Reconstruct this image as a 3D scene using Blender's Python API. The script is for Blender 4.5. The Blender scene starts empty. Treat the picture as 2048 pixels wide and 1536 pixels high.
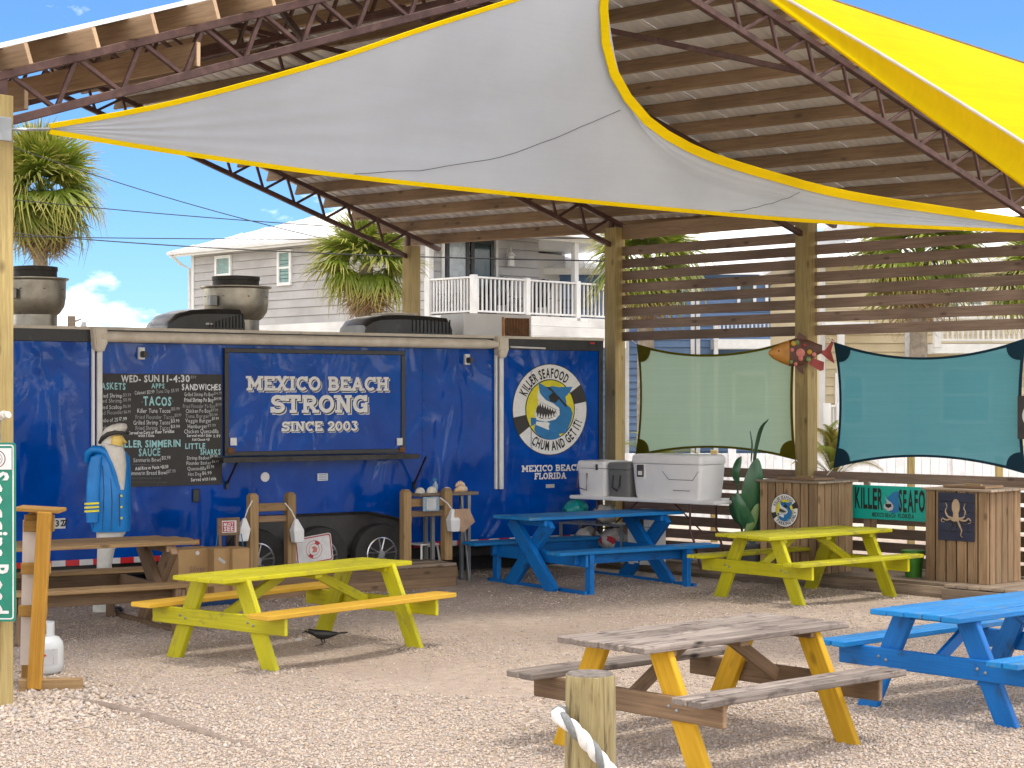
import bpy, bmesh, math, random
import numpy as np
from mathutils import Matrix, Vector, Euler
random.seed(7); rng = np.random.default_rng(7)
scene = bpy.context.scene
COL = scene.collection
R = math.radians

# ------------------------------------------------------------------ camera, sky, sun, exposure
F, HZ, H = 3700.0, 797.0, 2.2          # focal length in photo pixels, horizon row, eye height
cam = bpy.data.cameras.new('camera'); cam_o = bpy.data.objects.new('camera', cam); COL.objects.link(cam_o)
cam.sensor_width = 36.0; cam.lens = 36.0 * F / 2048; cam.shift_y = (HZ - 768) / 2048
cam.clip_start = 0.1; cam.clip_end = 3000
cam_o.location = (0, 0, H); cam_o.rotation_euler = (R(90), 0, 0)
scene.camera = cam_o

SUN_EL, SUN_AZ = R(71), R(128)         # azimuth clockwise from +Y (the way the camera looks): right, behind the camera
sdir = Vector((math.sin(SUN_AZ) * math.cos(SUN_EL), math.cos(SUN_AZ) * math.cos(SUN_EL), math.sin(SUN_EL)))
sl = bpy.data.lights.new('sun', 'SUN'); sl.energy = 1.2; sl.angle = R(10); sl.color = (1.0, 0.93, 0.82)
so = bpy.data.objects.new('sun', sl); COL.objects.link(so)
so.rotation_euler = sdir.to_track_quat('Z', 'Y').to_euler()

CLOUD = (1.69, 0.405, 0.138)
w = bpy.data.worlds.new('World'); scene.world = w; w.use_nodes = True
nt = w.node_tree; nt.nodes.clear()
def wn(t, **k):
    n = nt.nodes.new(t)
    for a, b in k.items(): setattr(n, a, b)
    return n
out = wn('ShaderNodeOutputWorld'); bg = wn('ShaderNodeBackground'); bg.inputs[1].default_value = 0.15
sky = wn('ShaderNodeTexSky', sky_type='NISHITA'); sky.sun_disc = False
sky.sun_elevation = SUN_EL; sky.sun_rotation = SUN_AZ; sky.altitude = 0; sky.air_density = 1.0; sky.dust_density = 0.1; sky.ozone_density = 2.5
hs = wn('ShaderNodeMix', data_type='RGBA', blend_type='MULTIPLY'); hs.inputs[0].default_value = 1.0; hs.inputs[7].default_value = (0.25, 0.385, 0.575, 1)
# broken white cloud over the whole sky
tc = wn('ShaderNodeTexCoord'); mp = wn('ShaderNodeMapping'); mp.inputs['Scale'].default_value = (1, 1, 2.0); mp.inputs['Location'].default_value = CLOUD
nz = wn('ShaderNodeTexNoise'); nz.inputs['Scale'].default_value = 4.2; nz.inputs['Detail'].default_value = 10; nz.inputs['Roughness'].default_value = 0.55
rp = wn('ShaderNodeValToRGB'); rp.color_ramp.elements[0].position = 0.47; rp.color_ramp.elements[1].position = 0.57
mx = wn('ShaderNodeMix', data_type='RGBA')
L = nt.links.new
L(tc.outputs['Generated'], mp.inputs[0]); L(mp.outputs[0], nz.inputs['Vector']); L(nz.outputs[0], rp.inputs[0]); L(sky.outputs[0], hs.inputs[6])
L(rp.outputs[0], mx.inputs[0]); L(hs.outputs[2], mx.inputs[6]); mx.inputs[7].default_value = (13.0, 12.0, 10.4, 1)
L(mx.outputs[2], bg.inputs[0]); L(bg.outputs[0], out.inputs[0])

vs = scene.view_settings
vs.view_transform = 'Standard'; vs.look = 'None'; vs.gamma = 1.0; vs.use_curve_mapping = False
vs.exposure = 1.18

# ------------------------------------------------------------------ placing things
def ray(px, py, Y): return Vector(((px - 1024) / F * Y, Y, H - (py - HZ) / F * Y))
def gnd(px, py, z=0.0):
    Y = F * (H - z) / (py - HZ); return ray(px, py, Y)
def vplane(px, py, o, d):            # the point where a line of sight meets a vertical plane: distance along it, height
    a = (px - 1024) / F
    s = (a * o[1] - o[0]) / (d[0] - a * d[1]); Y = o[1] + d[1] * s
    return s, H - (py - HZ) / F * Y

MW = {}
def put(o, parent=None, basis=None, world=False):
    COL.objects.link(o)
    basis = basis or Matrix.Identity(4)
    if parent is not None:
        o.parent = parent; pm = MW[parent.name]
        if world: o.matrix_parent_inverse = pm.inverted(); MW[o.name] = basis
        else: MW[o.name] = pm @ basis
    else: MW[o.name] = basis
    o.matrix_basis = basis
    return o
def TRS(loc=(0, 0, 0), rot=(0, 0, 0)): return Matrix.Translation(Vector(loc)) @ Euler(rot).to_matrix().to_4x4()
def tag(o, label, cat, group=None, kind=None):
    o['label'] = label; o['category'] = cat
    if group: o['group'] = group
    if kind: o['kind'] = kind
    return o
def thing(name, label, cat, loc=(0, 0, 0), rotz=0.0, group=None):
    o = bpy.data.objects.new(name, None); o.empty_display_size = 0.1
    put(o, None, TRS(loc, (0, 0, rotz))); return tag(o, label, cat, group)
def struct(o): o['kind'] = 'structure'; return o

class MB:                              # collects shapes; build() links them as one mesh object
    def __init__(s): s.v = []; s.f = []; s.m = []
    def add(s, vs, fs, mi=0):
        n = len(s.v); s.v += [tuple(v) for v in vs]; s.f += [tuple(i + n for i in f) for f in fs]; s.m += [mi] * len(fs); return s
    def box(s, c, d, M=None, mi=0):
        vs = [Vector((c[0] + sx * d[0] / 2, c[1] + sy * d[1] / 2, c[2] + sz * d[2] / 2)) for sx in (-1, 1) for sy in (-1, 1) for sz in (-1, 1)]
        if M is not None: vs = [M @ v for v in vs]
        return s.add(vs, [(0, 1, 3, 2), (4, 6, 7, 5), (0, 4, 5, 1), (2, 3, 7, 6), (0, 2, 6, 4), (1, 5, 7, 3)], mi)
    def tube(s, pts, r, n=8, mi=0, cap=True):
        pts = [Vector(p) for p in pts]; rs = r if isinstance(r, (list, tuple)) else [r] * len(pts)
        rings = []; ref = Vector((0.13, 0.2, 1)).normalized()
        for i, p in enumerate(pts):
            t = (pts[min(i + 1, len(pts) - 1)] - pts[max(i - 1, 0)]).normalized()
            a = t.cross(ref if abs(t.dot(ref)) < 0.95 else Vector((1, 0, 0))).normalized(); b = t.cross(a)
            rings.append([p + (a * math.cos(2 * math.pi * k / n) + b * math.sin(2 * math.pi * k / n)) * rs[i] for k in range(n)])
        return s.loft(rings, mi, cap)
    def loft(s, rings, mi=0, cap=True):
        n = len(rings[0]); vs = [v for r_ in rings for v in r_]; fs = []
        for i in range(len(rings) - 1):
            for k in range(n): fs.append((i * n + k, i * n + (k + 1) % n, (i + 1) * n + (k + 1) % n, (i + 1) * n + k))
        if cap: fs += [tuple(range(n))[::-1], tuple(range((len(rings) - 1) * n, len(rings) * n))]
        return s.add(vs, fs, mi)
    def lathe(s, prof, n=24, c=(0, 0, 0), mi=0, cap=True, axis='Z'):
        rings = []
        for r_, z in prof:
            ring = []
            for k in range(n):
                a = 2 * math.pi * k / n; x, y = r_ * math.cos(a), r_ * math.sin(a)
                ring.append(Vector(c) + (Vector((x, y, z)) if axis == 'Z' else Vector((x, z, -y)) if axis == 'Y' else Vector((z, x, y))))
            rings.append(ring)
        return s.loft(rings, mi, cap)
    def prism(s, poly, fn, t, mi=0):   # outline in 2D, thickness t: fn(x, y, depth) gives the 3D point
        n = len(poly)
        vs = [fn(x, y, 0) for x, y in poly] + [fn(x, y, t) for x, y in poly]
        return s.add(vs, [tuple(range(n)), tuple(range(n, 2 * n))[::-1]] + [(i, i + n, (i + 1) % n + n, (i + 1) % n) for i in range(n)], mi)
    def grid(s, fn, nu, nv, mi=0, thick=None):
        vs = [fn(i / nu, j / nv) for j in range(nv + 1) for i in range(nu + 1)]
        fs = [(j * (nu + 1) + i, j * (nu + 1) + i + 1, (j + 1) * (nu + 1) + i + 1, (j + 1) * (nu + 1) + i) for j in range(nv) for i in range(nu)]
        return s.add(vs, fs, mi)
    def mesh(s, name, mats, smooth=None, bev=0):
        me = bpy.data.meshes.new(name); me.from_pydata(s.v, [], s.f)
        for m in (mats if isinstance(mats, (list, tuple)) else [mats]): me.materials.append(m)
        if max(s.m, default=0): me.polygons.foreach_set('material_index', s.m)
        bm = bmesh.new(); bm.from_mesh(me); bmesh.ops.recalc_face_normals(bm, faces=bm.faces)
        if bev: bmesh.ops.bevel(bm, geom=[e for e in bm.edges if e.is_manifold and e.calc_face_angle(0) > 0.6], offset=bev, segments=2 if bev > 0.008 else 1, affect='EDGES', clamp_overlap=True)
        bm.to_mesh(me); bm.free()
        if smooth is not None:
            me.polygons.foreach_set('use_smooth', [True] * len(me.polygons)); me.set_sharp_from_angle(angle=R(smooth))
        return me
    def build(s, name, mats, parent=None, loc=(0, 0, 0), rot=(0, 0, 0), smooth=None, bev=0, world=False, basis=None):
        o = bpy.data.objects.new(name, s.mesh(name, mats, smooth, bev))
        return put(o, parent, basis or TRS(loc, rot), world)

PLK = {}
def plank_mesh(Lx, W, T, m):
    k = (round(Lx, 3), round(W, 3), round(T, 3), m.name)
    if k not in PLK:
        bm = bmesh.new(); bmesh.ops.create_cube(bm, size=1); bmesh.ops.scale(bm, vec=(Lx, W, T), verts=bm.verts)
        bmesh.ops.bevel(bm, geom=bm.edges[:], offset=min(0.006, 0.14 * min(W, T)), segments=1, affect='EDGES')
        me = bpy.data.meshes.new('plank'); bm.to_mesh(me); bm.free(); me.materials.append(m); PLK[k] = me
    return PLK[k]
def beam(name, p0, p1, w_, t_, m, parent, up=(0, 0, 1), world=False, jit=0.0):
    p0, p1 = Vector(p0), Vector(p1); x = (p1 - p0); Lx = x.length; x.normalize()
    y = Vector(up).cross(x)
    if y.length < 1e-4: y = Vector((0, 1, 0)).cross(x)
    y.normalize(); z = x.cross(y)
    M = Matrix((x, y, z)).transposed().to_4x4(); M.translation = (p0 + p1) / 2
    if jit: M = M @ TRS((0, random.uniform(-jit, jit), random.uniform(-jit, jit)), (0, random.uniform(-jit, jit) * 0.7 / max(Lx, .3), random.uniform(-jit, jit) * 1.2 / max(Lx, .3)))
    return put(bpy.data.objects.new(name, plank_mesh(Lx, w_, t_, m)), parent, M, world)

# ------------------------------------------------------------------ lettering
CH = "ABCDEFGHIJKLMNOPQRSTUVWXYZabcdefghijklmnopqrstuvwxyz0123456789$.,:-+!'"
GL = {}
def make_glyphs():
    obs = []
    for wt, off in (('n', 0.0), ('b', 0.03)):
        for c in CH:
            cu = bpy.data.curves.new('glyph', 'FONT'); cu.body = c; cu.resolution_u = 2; cu.offset = off
            o = bpy.data.objects.new('glyph', cu); COL.objects.link(o); obs.append((wt, c, o))
    dg = bpy.context.evaluated_depsgraph_get()
    for wt, c, o in obs:
        me = bpy.data.meshes.new_from_object(o.evaluated_get(dg))
        v = [(q.co.x, q.co.y) for q in me.vertices]; f = [tuple(p.vertices) for p in me.polygons]
        x0 = min(q[0] for q in v); x1 = max(q[0] for q in v)
        GL[wt, c] = ([(q[0] - x0, q[1]) for q in v], f, x1 - x0); bpy.data.meshes.remove(me)
    for wt, c, o in obs:
        cu = o.data; bpy.data.objects.remove(o); bpy.data.curves.remove(cu)
    h = max(q[1] for q in GL['n', 'H'][0])
    for k, (v, f, wd) in GL.items(): GL[k] = ([(x / h, y / h) for x, y in v], f, wd / h)
make_glyphs()
def layout(text, wt='n', gap=0.16, jit=0.0):       # unit cap height; glyphs (verts, faces) placed along a line
    x = 0; res = []
    for c in text:
        if c == ' ': x += 0.42; continue
        v, f, wd = GL[wt, c]
        a = random.uniform(-jit, jit); dy = random.uniform(-jit, jit) * 0.6; ca, sa = math.cos(a), math.sin(a)
        res.append(([(x + px * ca - py * sa, dy + px * sa + py * ca) for px, py in v], f, x, wd)); x += wd + gap
    return res, x - gap
def text_mesh(mb, text, x0, y0, h, width=None, wt='n', jit=0.0, fn=None, slant=0.0, gap=0.16, center=False):
    gl, W = layout(text, wt, gap, jit); sx = (width / (W * h)) if width else 1.0
    if center: x0 -= W * h * sx / 2
    for v, f, _, _ in gl: mb.add([fn(x0 + px * h * sx, y0 + py * h + slant * px * h * sx) for px, py in v], f)
    return mb
def arc_text(mb, text, r, h, a0, a1, fn, inside=False, wt='b'):   # degrees, clockwise from the top; letters stand on the circle
    gl, W = layout(text, wt, 0.2)
    for v, f, x, wd in gl:
        t = (x + wd / 2) / W; a = R(a0 + (a1 - a0) * t); k = abs(R(a1 - a0)) * r / (W * h)
        for_v = []
        for px, py in v:
            lx = (px - x - wd / 2) * h * k; ly = py * h
            if inside: rr = r - ly * -1 - h; ang = a - lx / r if a1 < a0 else a + lx / r; rr = r - (h - ly) * 1
            rr = (r + ly) if not inside else (r + h - ly)
            ang = a + lx / r if not inside else a - lx / r
            for_v.append(fn(rr * math.sin(ang), rr * math.cos(ang)))
        mb.add(for_v, f)
    return mb
# a slab-serif alphabet drawn with thick strokes (unit height)
def arc(cx, cy, rx, ry, a0, a1, n=10): return [(cx + rx * math.cos(R(a0 + (a1 - a0) * i / n)), cy + ry * math.sin(R(a0 + (a1 - a0) * i / n))) for i in range(n + 1)]
SL = {
 'M': (1.12, [[(.2, 0), (.2, 1)], [(.2, .92), (.56, .28), (.92, .92)], [(.92, 0), (.92, 1)]], [(.2, 0), (.92, 0), (.14, 1), (.98, 1)]),
 'E': (.84, [[(.22, 0), (.22, 1)], [(.08, .9), (.76, .9)], [(.22, .5), (.62, .5)], [(.08, .1), (.78, .1)], [(.74, 1), (.74, .68)], [(.76, 0), (.76, .32)]], []),
 'X': (.96, [[(.18, 0), (.78, 1)], [(.78, 0), (.18, 1)]], [(.2, 0), (.78, 0), (.2, 1), (.78, 1)]),
 'I': (.46, [[(.23, 0), (.23, 1)]], [(.23, 0), (.23, 1)]),
 'C': (.86, [arc(.46, .5, .34, .4, 50, 310, 14), [(.76, 1), (.76, .64)]], []),
 'O': (.92, [arc(.46, .5, .34, .4, 0, 360, 20)], []),
 '0': (.78, [arc(.39, .5, .27, .4, 0, 360, 18)], []),
 'B': (.86, [[(.22, 0), (.22, 1)], [(.08, .9), (.5, .9)] + arc(.5, .71, .2, .19, 90, -90, 6) + [(.22, .52)], [(.5, .52)] + arc(.52, .31, .24, .21, 90, -90, 6) + [(.08, .1)]], []),
 'A': (.98, [[(.16, 0), (.49, .96)], [(.49, .96), (.82, 0)], [(.3, .34), (.68, .34)]], [(.18, 0), (.82, 0)]),
 'H': (.98, [[(.22, 0), (.22, 1)], [(.76, 0), (.76, 1)], [(.22, .5), (.76, .5)]], [(.22, 0), (.22, 1), (.76, 0), (.76, 1)]),
 'S': (.8, [[(.72, .98), (.72, .68)], arc(.4, .7, .27, .2, 20, 270, 10) + arc(.4, .31, .29, .21, 90, -160, 10), [(.09, .02), (.09, .34)]], []),
 'T': (.86, [[(.43, 0), (.43, 1)], [(.06, .9), (.8, .9)], [(.1, 1), (.1, .66)], [(.76, 1), (.76, .66)]], [(.43, 0)]),
 'R': (.94, [[(.22, 0), (.22, 1)], [(.08, .9), (.52, .9)] + arc(.52, .69, .23, .21, 90, -90, 6) + [(.22, .48)], [(.5, .48), (.78, .08)]], [(.22, 0), (.82, 0)]),
 'N': (1.0, [[(.22, 0), (.22, 1)], [(.22, .96), (.78, .04)], [(.78, 0), (.78, 1)]], [(.22, 0), (.14, 1), (.78, 1)]),
 'G': (.9, [arc(.46, .5, .34, .4, 50, 330, 14), [(.76, 1), (.76, .66)], [(.78, .42), (.78, 0)], [(.5, .44), (.88, .44)]], []),
 '2': (.76, [arc(.38, .68, .25, .22, 170, -40, 10) + [(.12, .12)], [(.06, .1), (.7, .1)], [(.66, 0), (.66, .3)]], []),
 '3': (.74, [[(.1, .9), (.62, .9), (.36, .58)], arc(.34, .32, .25, .23, 80, -150, 10)], []),
 'F': (.8, [[(.22, 0), (.22, 1)], [(.08, .9), (.74, .9)], [(.22, .48), (.58, .48)], [(.72, 1), (.72, .66)]], [(.22, 0)]),
 'L': (.8, [[(.22, 0), (.22, 1)], [(.08, .1), (.74, .1)], [(.72, 0), (.72, .34)]], [(.22, 1)]),
 'D': (.92, [[(.22, 0), (.22, 1)], [(.08, .9), (.44, .9)] + arc(.44, .5, .33, .4, 90, -90, 10) + [(.08, .1)]], [])}
def slab_text(mb, text, x0, y0, h, width, fn, wt=0.21, dx=0.0, dy=0.0):
    W = sum(.45 if c == ' ' else SL[c][0] + .03 for c in text); sx = width / (W * h); x = 0; q = 0
    def quad(p, a, k):
        nonlocal q; q += 1
        mb.add([fn(x0 + (x + px) * h * sx + dx, y0 + py * h + dy, q * 2e-5) for px, py in p], [tuple(range(len(p)))])
    for c in text:
        if c == ' ': x += .45; continue
        wd, strokes, ser = SL[c]
        for st in strokes:
            for i in range(len(st) - 1):
                (ax, ay), (bx, by) = st[i], st[i + 1]; d = math.hypot(bx - ax, by - ay) or 1; nx, ny = -(by - ay) / d * wt / 2, (bx - ax) / d * wt / 2
                e = .03 if len(st) > 3 else 0; ex, ey = (bx - ax) / d * e, (by - ay) / d * e
                quad([(ax + nx - ex, ay + ny - ey), (ax - nx - ex, ay - ny - ey), (bx - nx + ex, by - ny + ey), (bx + nx + ex, by + ny + ey)], 0, 0)
        for sx_, sy_ in ser:
            y_ = .085 if sy_ < .5 else .915; quad([(sx_ - .2, y_ - .085), (sx_ + .2, y_ - .085), (sx_ + .2, y_ + .085), (sx_ - .2, y_ + .085)], 0, 0)
        x += wd + .03
    return mb

# ------------------------------------------------------------------ materials
MATS = {}
class NT:
    def __init__(s, name):
        s.m = bpy.data.materials.new(name); s.m.use_nodes = True; s.t = s.m.node_tree; s.p = s.t.nodes['Principled BSDF']; s.out = s.t.nodes['Material Output']
    def n(s, t, ins=None, **k):
        o = s.t.nodes.new(t)
        for a, b in k.items(): setattr(o, a, b)
        for a, b in (ins or {}).items():
            if hasattr(b, 'is_output'): s.t.links.new(b, o.inputs[a])
            else: o.inputs[a].default_value = b
        return o
    def l(s, a, b): s.t.links.new(a, b)
    def coords(s, scale=(1, 1, 1), rand=True):
        tc = s.n('ShaderNodeTexCoord'); v = tc.outputs['Object']
        if rand:
            oi = s.n('ShaderNodeObjectInfo'); ml = s.n('ShaderNodeMath', {0: oi.outputs['Random'], 1: 37.0}, operation='MULTIPLY')
            ad = s.n('ShaderNodeVectorMath', {0: v, 1: ml.outputs[0]}, operation='ADD'); v = ad.outputs[0]; s.rnd = oi.outputs['Random']
        s.tc = tc
        return s.n('ShaderNodeMapping', {0: v, 'Scale': scale}).outputs[0]
    def noise(s, vec, scale=1.0, detail=4, rough=.55, dist=0.0): return s.n('ShaderNodeTexNoise', {'Vector': vec, 'Scale': scale, 'Detail': detail, 'Roughness': rough, 'Distortion': dist}).outputs[0]
    def ramp(s, fac, stops):
        r = s.n('ShaderNodeValToRGB', {0: fac}); cr = r.color_ramp
        while len(cr.elements) < len(stops): cr.elements.new(0.5)
        for e, (p, c) in zip(cr.elements, stops): e.position = p; e.color = (*c, 1) if len(c) == 3 else c
        return r.outputs[0]
    def mix(s, f, a, b, mode='MIX'):
        m = s.n('ShaderNodeMix', data_type='RGBA', blend_type=mode)
        for i, v in ((0, f), (6, a), (7, b)):
            if hasattr(v, 'is_output'): s.l(v, m.inputs[i])
            elif i == 0: m.inputs[0].default_value = v
            else: m.inputs[i].default_value = (*v, 1)
        return m.outputs[2]
    def hsv(s, col, val): return s.n('ShaderNodeHueSaturation', {'Color': col, 'Value': val}).outputs[0]
    def mr(s, v, a, b, c, d): return s.n('ShaderNodeMapRange', {0: v, 1: a, 2: b, 3: c, 4: d}).outputs[0]
    def bump(s, h, st=.3, dist=.01): s.l(s.n('ShaderNodeBump', {'Height': h, 'Strength': st, 'Distance': dist}).outputs[0], s.p.inputs['Normal'])
    def base(s, c):
        if hasattr(c, 'is_output'): s.l(c, s.p.inputs['Base Color'])
        else: s.p.inputs['Base Color'].default_value = (*c, 1)
        return s
    def rough(s, v):
        if hasattr(v, 'is_output'): s.l(v, s.p.inputs['Roughness'])
        else: s.p.inputs['Roughness'].default_value = v
        return s
    def done(s, name): MATS[name] = s.m; return s.m
def wood(name, light, dark, grain=16, end=1.3, rough=.75, vary=.22, worn=None, worn_amt=0.0, knots=.6, bump=.35):
    t = NT(name); v = t.coords((1.1, grain * 2.2, grain * 2.2)); g = t.noise(v, 1.6, 6, .66, .9)
    c = t.ramp(g, [(.28, dark), (.5, tuple((a * .55 + b * .45) for a, b in zip(light, dark))), (.72, light)])
    big = t.noise(t.n('ShaderNodeMapping', {0: v, 'Scale': (.6, .027, .027)}).outputs[0], 1.3, 3)
    c = t.mix(t.mr(big, .35, .7, 0, .55), c, tuple(x * .55 for x in dark))
    kv = t.n('ShaderNodeTexVoronoi', {'Vector': t.n('ShaderNodeMapping', {0: v, 'Scale': (2.2, .23, .23)}).outputs[0], 'Scale': 1.0}).outputs[0]
    c = t.mix(t.mr(kv, .07, .16, knots, 0), c, tuple(x * .3 for x in dark))
    if worn:
        wv = t.noise(t.n('ShaderNodeMapping', {0: v, 'Scale': (2.5, .16, .16)}).outputs[0], 1.5, 7, .7)
        c = t.mix(t.mr(wv, .62 - worn_amt, .70 - worn_amt * .8, 0, .85), c, worn)
    ab = t.n('ShaderNodeVectorMath', {0: t.tc.outputs['Normal']}, operation='ABSOLUTE'); sp = t.n('ShaderNodeSeparateXYZ', {0: ab.outputs[0]})
    c = t.mix(t.mr(sp.outputs[0], .8, .95, 0, .55), c, tuple(min(.8, x * end) for x in light))
    c = t.hsv(c, t.mr(t.rnd, 0, 1, 1 - vary, 1 + vary)); t.base(c).rough(rough); t.bump(g, bump, .006)
    t.p.inputs['Specular IOR Level'].default_value = .3
    return t.done(name)
def plain(name, col, rough=.5, metal=0.0, vary=.0, scale=6, amt=.25, col2=None, bump=0.0, bscale=40, spec=.5, stretch=(1, 1, 1), dirt=None, dirt_lo=.55):
    t = NT(name); v = t.coords(stretch); g = t.noise(v, scale, 6, .6)
    c = t.mix(t.mr(g, .35, .7, 0, 1), col, col2 or tuple(x * (1 - amt) for x in col))
    if dirt: c = t.mix(t.mr(t.noise(v, scale * .7, 8, .7), dirt_lo, dirt_lo + .12, 0, .8), c, dirt)
    if vary: c = t.hsv(c, t.mr(t.rnd, 0, 1, 1 - vary, 1 + vary))
    t.base(c).rough(t.mr(g, .3, .7, max(rough - .08, .02), rough + .1)); t.p.inputs['Metallic'].default_value = metal; t.p.inputs['Specular IOR Level'].default_value = spec
    if bump: t.bump(t.noise(v, bscale, 5), bump, .01)
    return t.done(name)
def cloth(name, col, trans, amt=.5, weave=260, vary=.12, spec=.15, holes=0.0, streak=0.06):
    t = NT(name); v = t.coords(rand=False); g = t.noise(v, 1.4, 5); wv = t.noise(v, weave, 2)
    c = t.mix(t.mr(g, .35, .7, 0, 1), col, tuple(x * (1 - vary) for x in col)); c = t.hsv(c, t.mr(t.noise(t.n('ShaderNodeMapping', {0: v, 'Scale': (.5, .5, 34)}).outputs[0], 1.0, 5, .7), .3, .7, 1 - streak, 1 + streak)); t.base(c).rough(.8); t.p.inputs['Specular IOR Level'].default_value = spec
    t.bump(t.n('ShaderNodeMath', {0: wv, 1: t.n('ShaderNodeMath', {0: t.noise(t.n('ShaderNodeMapping', {0: v, 'Scale': (.5, .5, 1.6)}).outputs[0], 2.0, 4), 1: 14.0}, operation='MULTIPLY').outputs[0]}, operation='ADD').outputs[0], .25, .004)
    tr = t.n('ShaderNodeBsdfTranslucent', {0: (*trans, 1)}); ms = t.n('ShaderNodeMixShader', {0: amt, 1: t.p.outputs[0], 2: tr.outputs[0]})
    if holes: ms = t.n('ShaderNodeMixShader', {0: holes, 1: ms.outputs[0], 2: t.n('ShaderNodeBsdfTransparent').outputs[0]})
    t.l(ms.outputs[0], t.out.inputs[0]); return t.done(name)

wood('wood_gray', (.41, .35, .305), (.075, .054, .042), 12, .35, knots=1.0, vary=.2, worn=(.075, .056, .048), worn_amt=.09)
wood('wood_post', (.50, .39, .165), (.26, .185, .07), 9, 1.1, vary=.12)
wood('wood_slat', (.33, .235, .175), (.165, .11, .08), 12, 1.6, vary=.2)
wood('wood_purlin', (.41, .285, .175), (.21, .135, .08), 10, 1.7, vary=.25)
wood('wood_orange', (.62, .34, .055), (.40, .185, .022), 11, 1.2, vary=.06)
wood('wood_legs', (.70, .42, .02), (.48, .25, .012), 11, 1.1, vary=.1)
wood('wood_tan', (.46, .31, .15), (.23, .135, .06), 12, 1.1, vary=.15)
wood('wood_crate', (.42, .285, .16), (.17, .10, .052), 10, 1.1, vary=.25)
wood('wood_deck', (.36, .285, .21), (.16, .115, .08), 12, 1.2, vary=.22)
wood('wood_brown', (.30, .195, .115), (.13, .08, .045), 12, 1.3, vary=.15)
wood('wood_cap', (.43, .245, .06), (.28, .14, .03), 12, 1.2)
wood('paint_yellow', (.60, .555, .012), (.42, .385, .008), 14, 1.05, .5, .1, knots=.6, bump=.45, worn=(.32, .28, .04), worn_amt=.06)
wood('paint_yellow_worn', (.60, .56, .02), (.40, .375, .012), 14, 1.05, .5, .1, worn=(.24, .20, .06), worn_amt=.10, knots=.5, bump=.4)
wood('paint_blue', (.006, .20, .60), (.005, .125, .43), 14, 1.0, .45, .1, knots=.4, bump=.4, worn=(.015, .075, .20), worn_amt=.06)
wood('paint_blue_worn', (.010, .25, .62), (.008, .15, .43), 14, 1.0, .45, .1, worn=(.12, .19, .20), worn_amt=.06, knots=.4, bump=.4)
wood('bench_yellow', (.70, .44, .05), (.56, .31, .03), 12, 1.1, .6, .06, knots=.4)
wood('white_board', (.80, .79, .77), (.66, .65, .64), 14, 1.0, .6, .05, knots=.0, bump=.1)
wood('siding_gray', (.47, .455, .45), (.42, .405, .40), 6, 1.0, .6, .04, knots=0, bump=.08)
wood('siding_blue', (.145, .235, .40), (.12, .20, .35), 6, 1.0, .6, .05, knots=0, bump=.08)
wood('siding_cream', (.66, .55, .36), (.58, .48, .31), 6, 1.0, .6, .04, knots=0, bump=.08)
plain('steel_brown', (.095, .045, .036), .55, .2, .1, 9, .4, dirt=(.13, .07, .05))
plain('galv', (.42, .39, .33), .42, .85, 0, 5, .3, dirt=(.16, .12, .08), dirt_lo=.6)
plain('galv_dark', (.055, .05, .045), .6, .3, 0, 8, .4)
plain('black_plastic', (.012, .012, .013), .33, 0, 0, 5, .3, (.03, .028, .026))
plain('black_trim', (.014, .013, .013), .35, .1, 0, 6, .3, (.035, .03, .028))
plain('rubber', (.018, .017, .016), .75, 0, 0, 12, .3, (.04, .036, .032))
plain('alloy', (.55, .55, .56), .3, .9, 0, 12, .2)
plain('awning_cream', (.68, .61, .50), .55, 0, 0, 5, .25, (.52, .45, .35), dirt=(.25, .2, .12), dirt_lo=.62)
plain('white_metal', (.72, .71, .68), .4, 0, 0, 6, .15, dirt=(.4, .36, .3), dirt_lo=.64)
plain('white_plastic', (.74, .73, .72), .42, 0, .04, 3, .1, dirt=(.5, .46, .4), dirt_lo=.66)
plain('gray_plastic', (.16, .16, .155), .5, 0, 0, 3, .2)
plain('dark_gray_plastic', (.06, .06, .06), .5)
plain('white_paint', (.78, .78, .77), .5, 0, .05, 5, .12)
plain('white_old', (.66, .64, .58), .6, 0, .06, 8, .2, dirt=(.36, .32, .25), dirt_lo=.62)
plain('ink', (.015, .014, .013), .6); plain('ink_red', (.42, .02, .035), .5); plain('ink_yellow', (.72, .63, .01), .5); plain('ink_blue', (.012, .17, .42), .5)
plain('letter_white', (.74, .73, .70), .5, 0, 0, 30, .12, dirt=(.4, .38, .35), dirt_lo=.68)
plain('letter_shadow', (.045, .04, .04), .6)
plain('chalk_white', (.78, .80, .79), .8, 0, .12, 60, .35); plain('chalk_teal', (.36, .66, .66), .8, 0, .1, 60, .3); plain('chalk_dim', (.42, .44, .44), .8, 0, .15, 60, .35)
plain('board_black', (.026, .023, .022), .65, 0, 0, 4, .3, (.045, .04, .038))
plain('sign_green', (.0, .20, .13), .35); plain('sign_teal', (.0, .40, .32), .45, 0, 0, 5, .15); plain('navy', (.012, .018, .05), .5, 0, .1, 5, .3)
plain('cardboard', (.44, .27, .115), .8, 0, .06, 4, .15); plain('red', (.60, .012, .018), .35); plain('reflect_white', (.72, .71, .70), .35)
plain('amber', (.75, .26, .01), .25); plain('rust', (.20, .085, .03), .8, .1, 0, 20, .4); plain('teal_bag', (.01, .26, .26), .25); plain('clear_bag', (.55, .52, .48), .2, 0, 0, 9, .5)
plain('rope_white', (.80, .79, .77), .85, 0, 0, 30, .2, bump=.4, bscale=120); plain('rope_gray', (.22, .23, .23), .85, 0, 0, 30, .3, bump=.4, bscale=120)
plain('coat_blue', (.0, .21, .62), .45, 0, 0, 5, .25); plain('beard', (.70, .66, .58), .6, 0, 0, 12, .2); plain('skin', (.85, .60, .15), .5); plain('stripe', (.80, .72, .02), .5)
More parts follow.
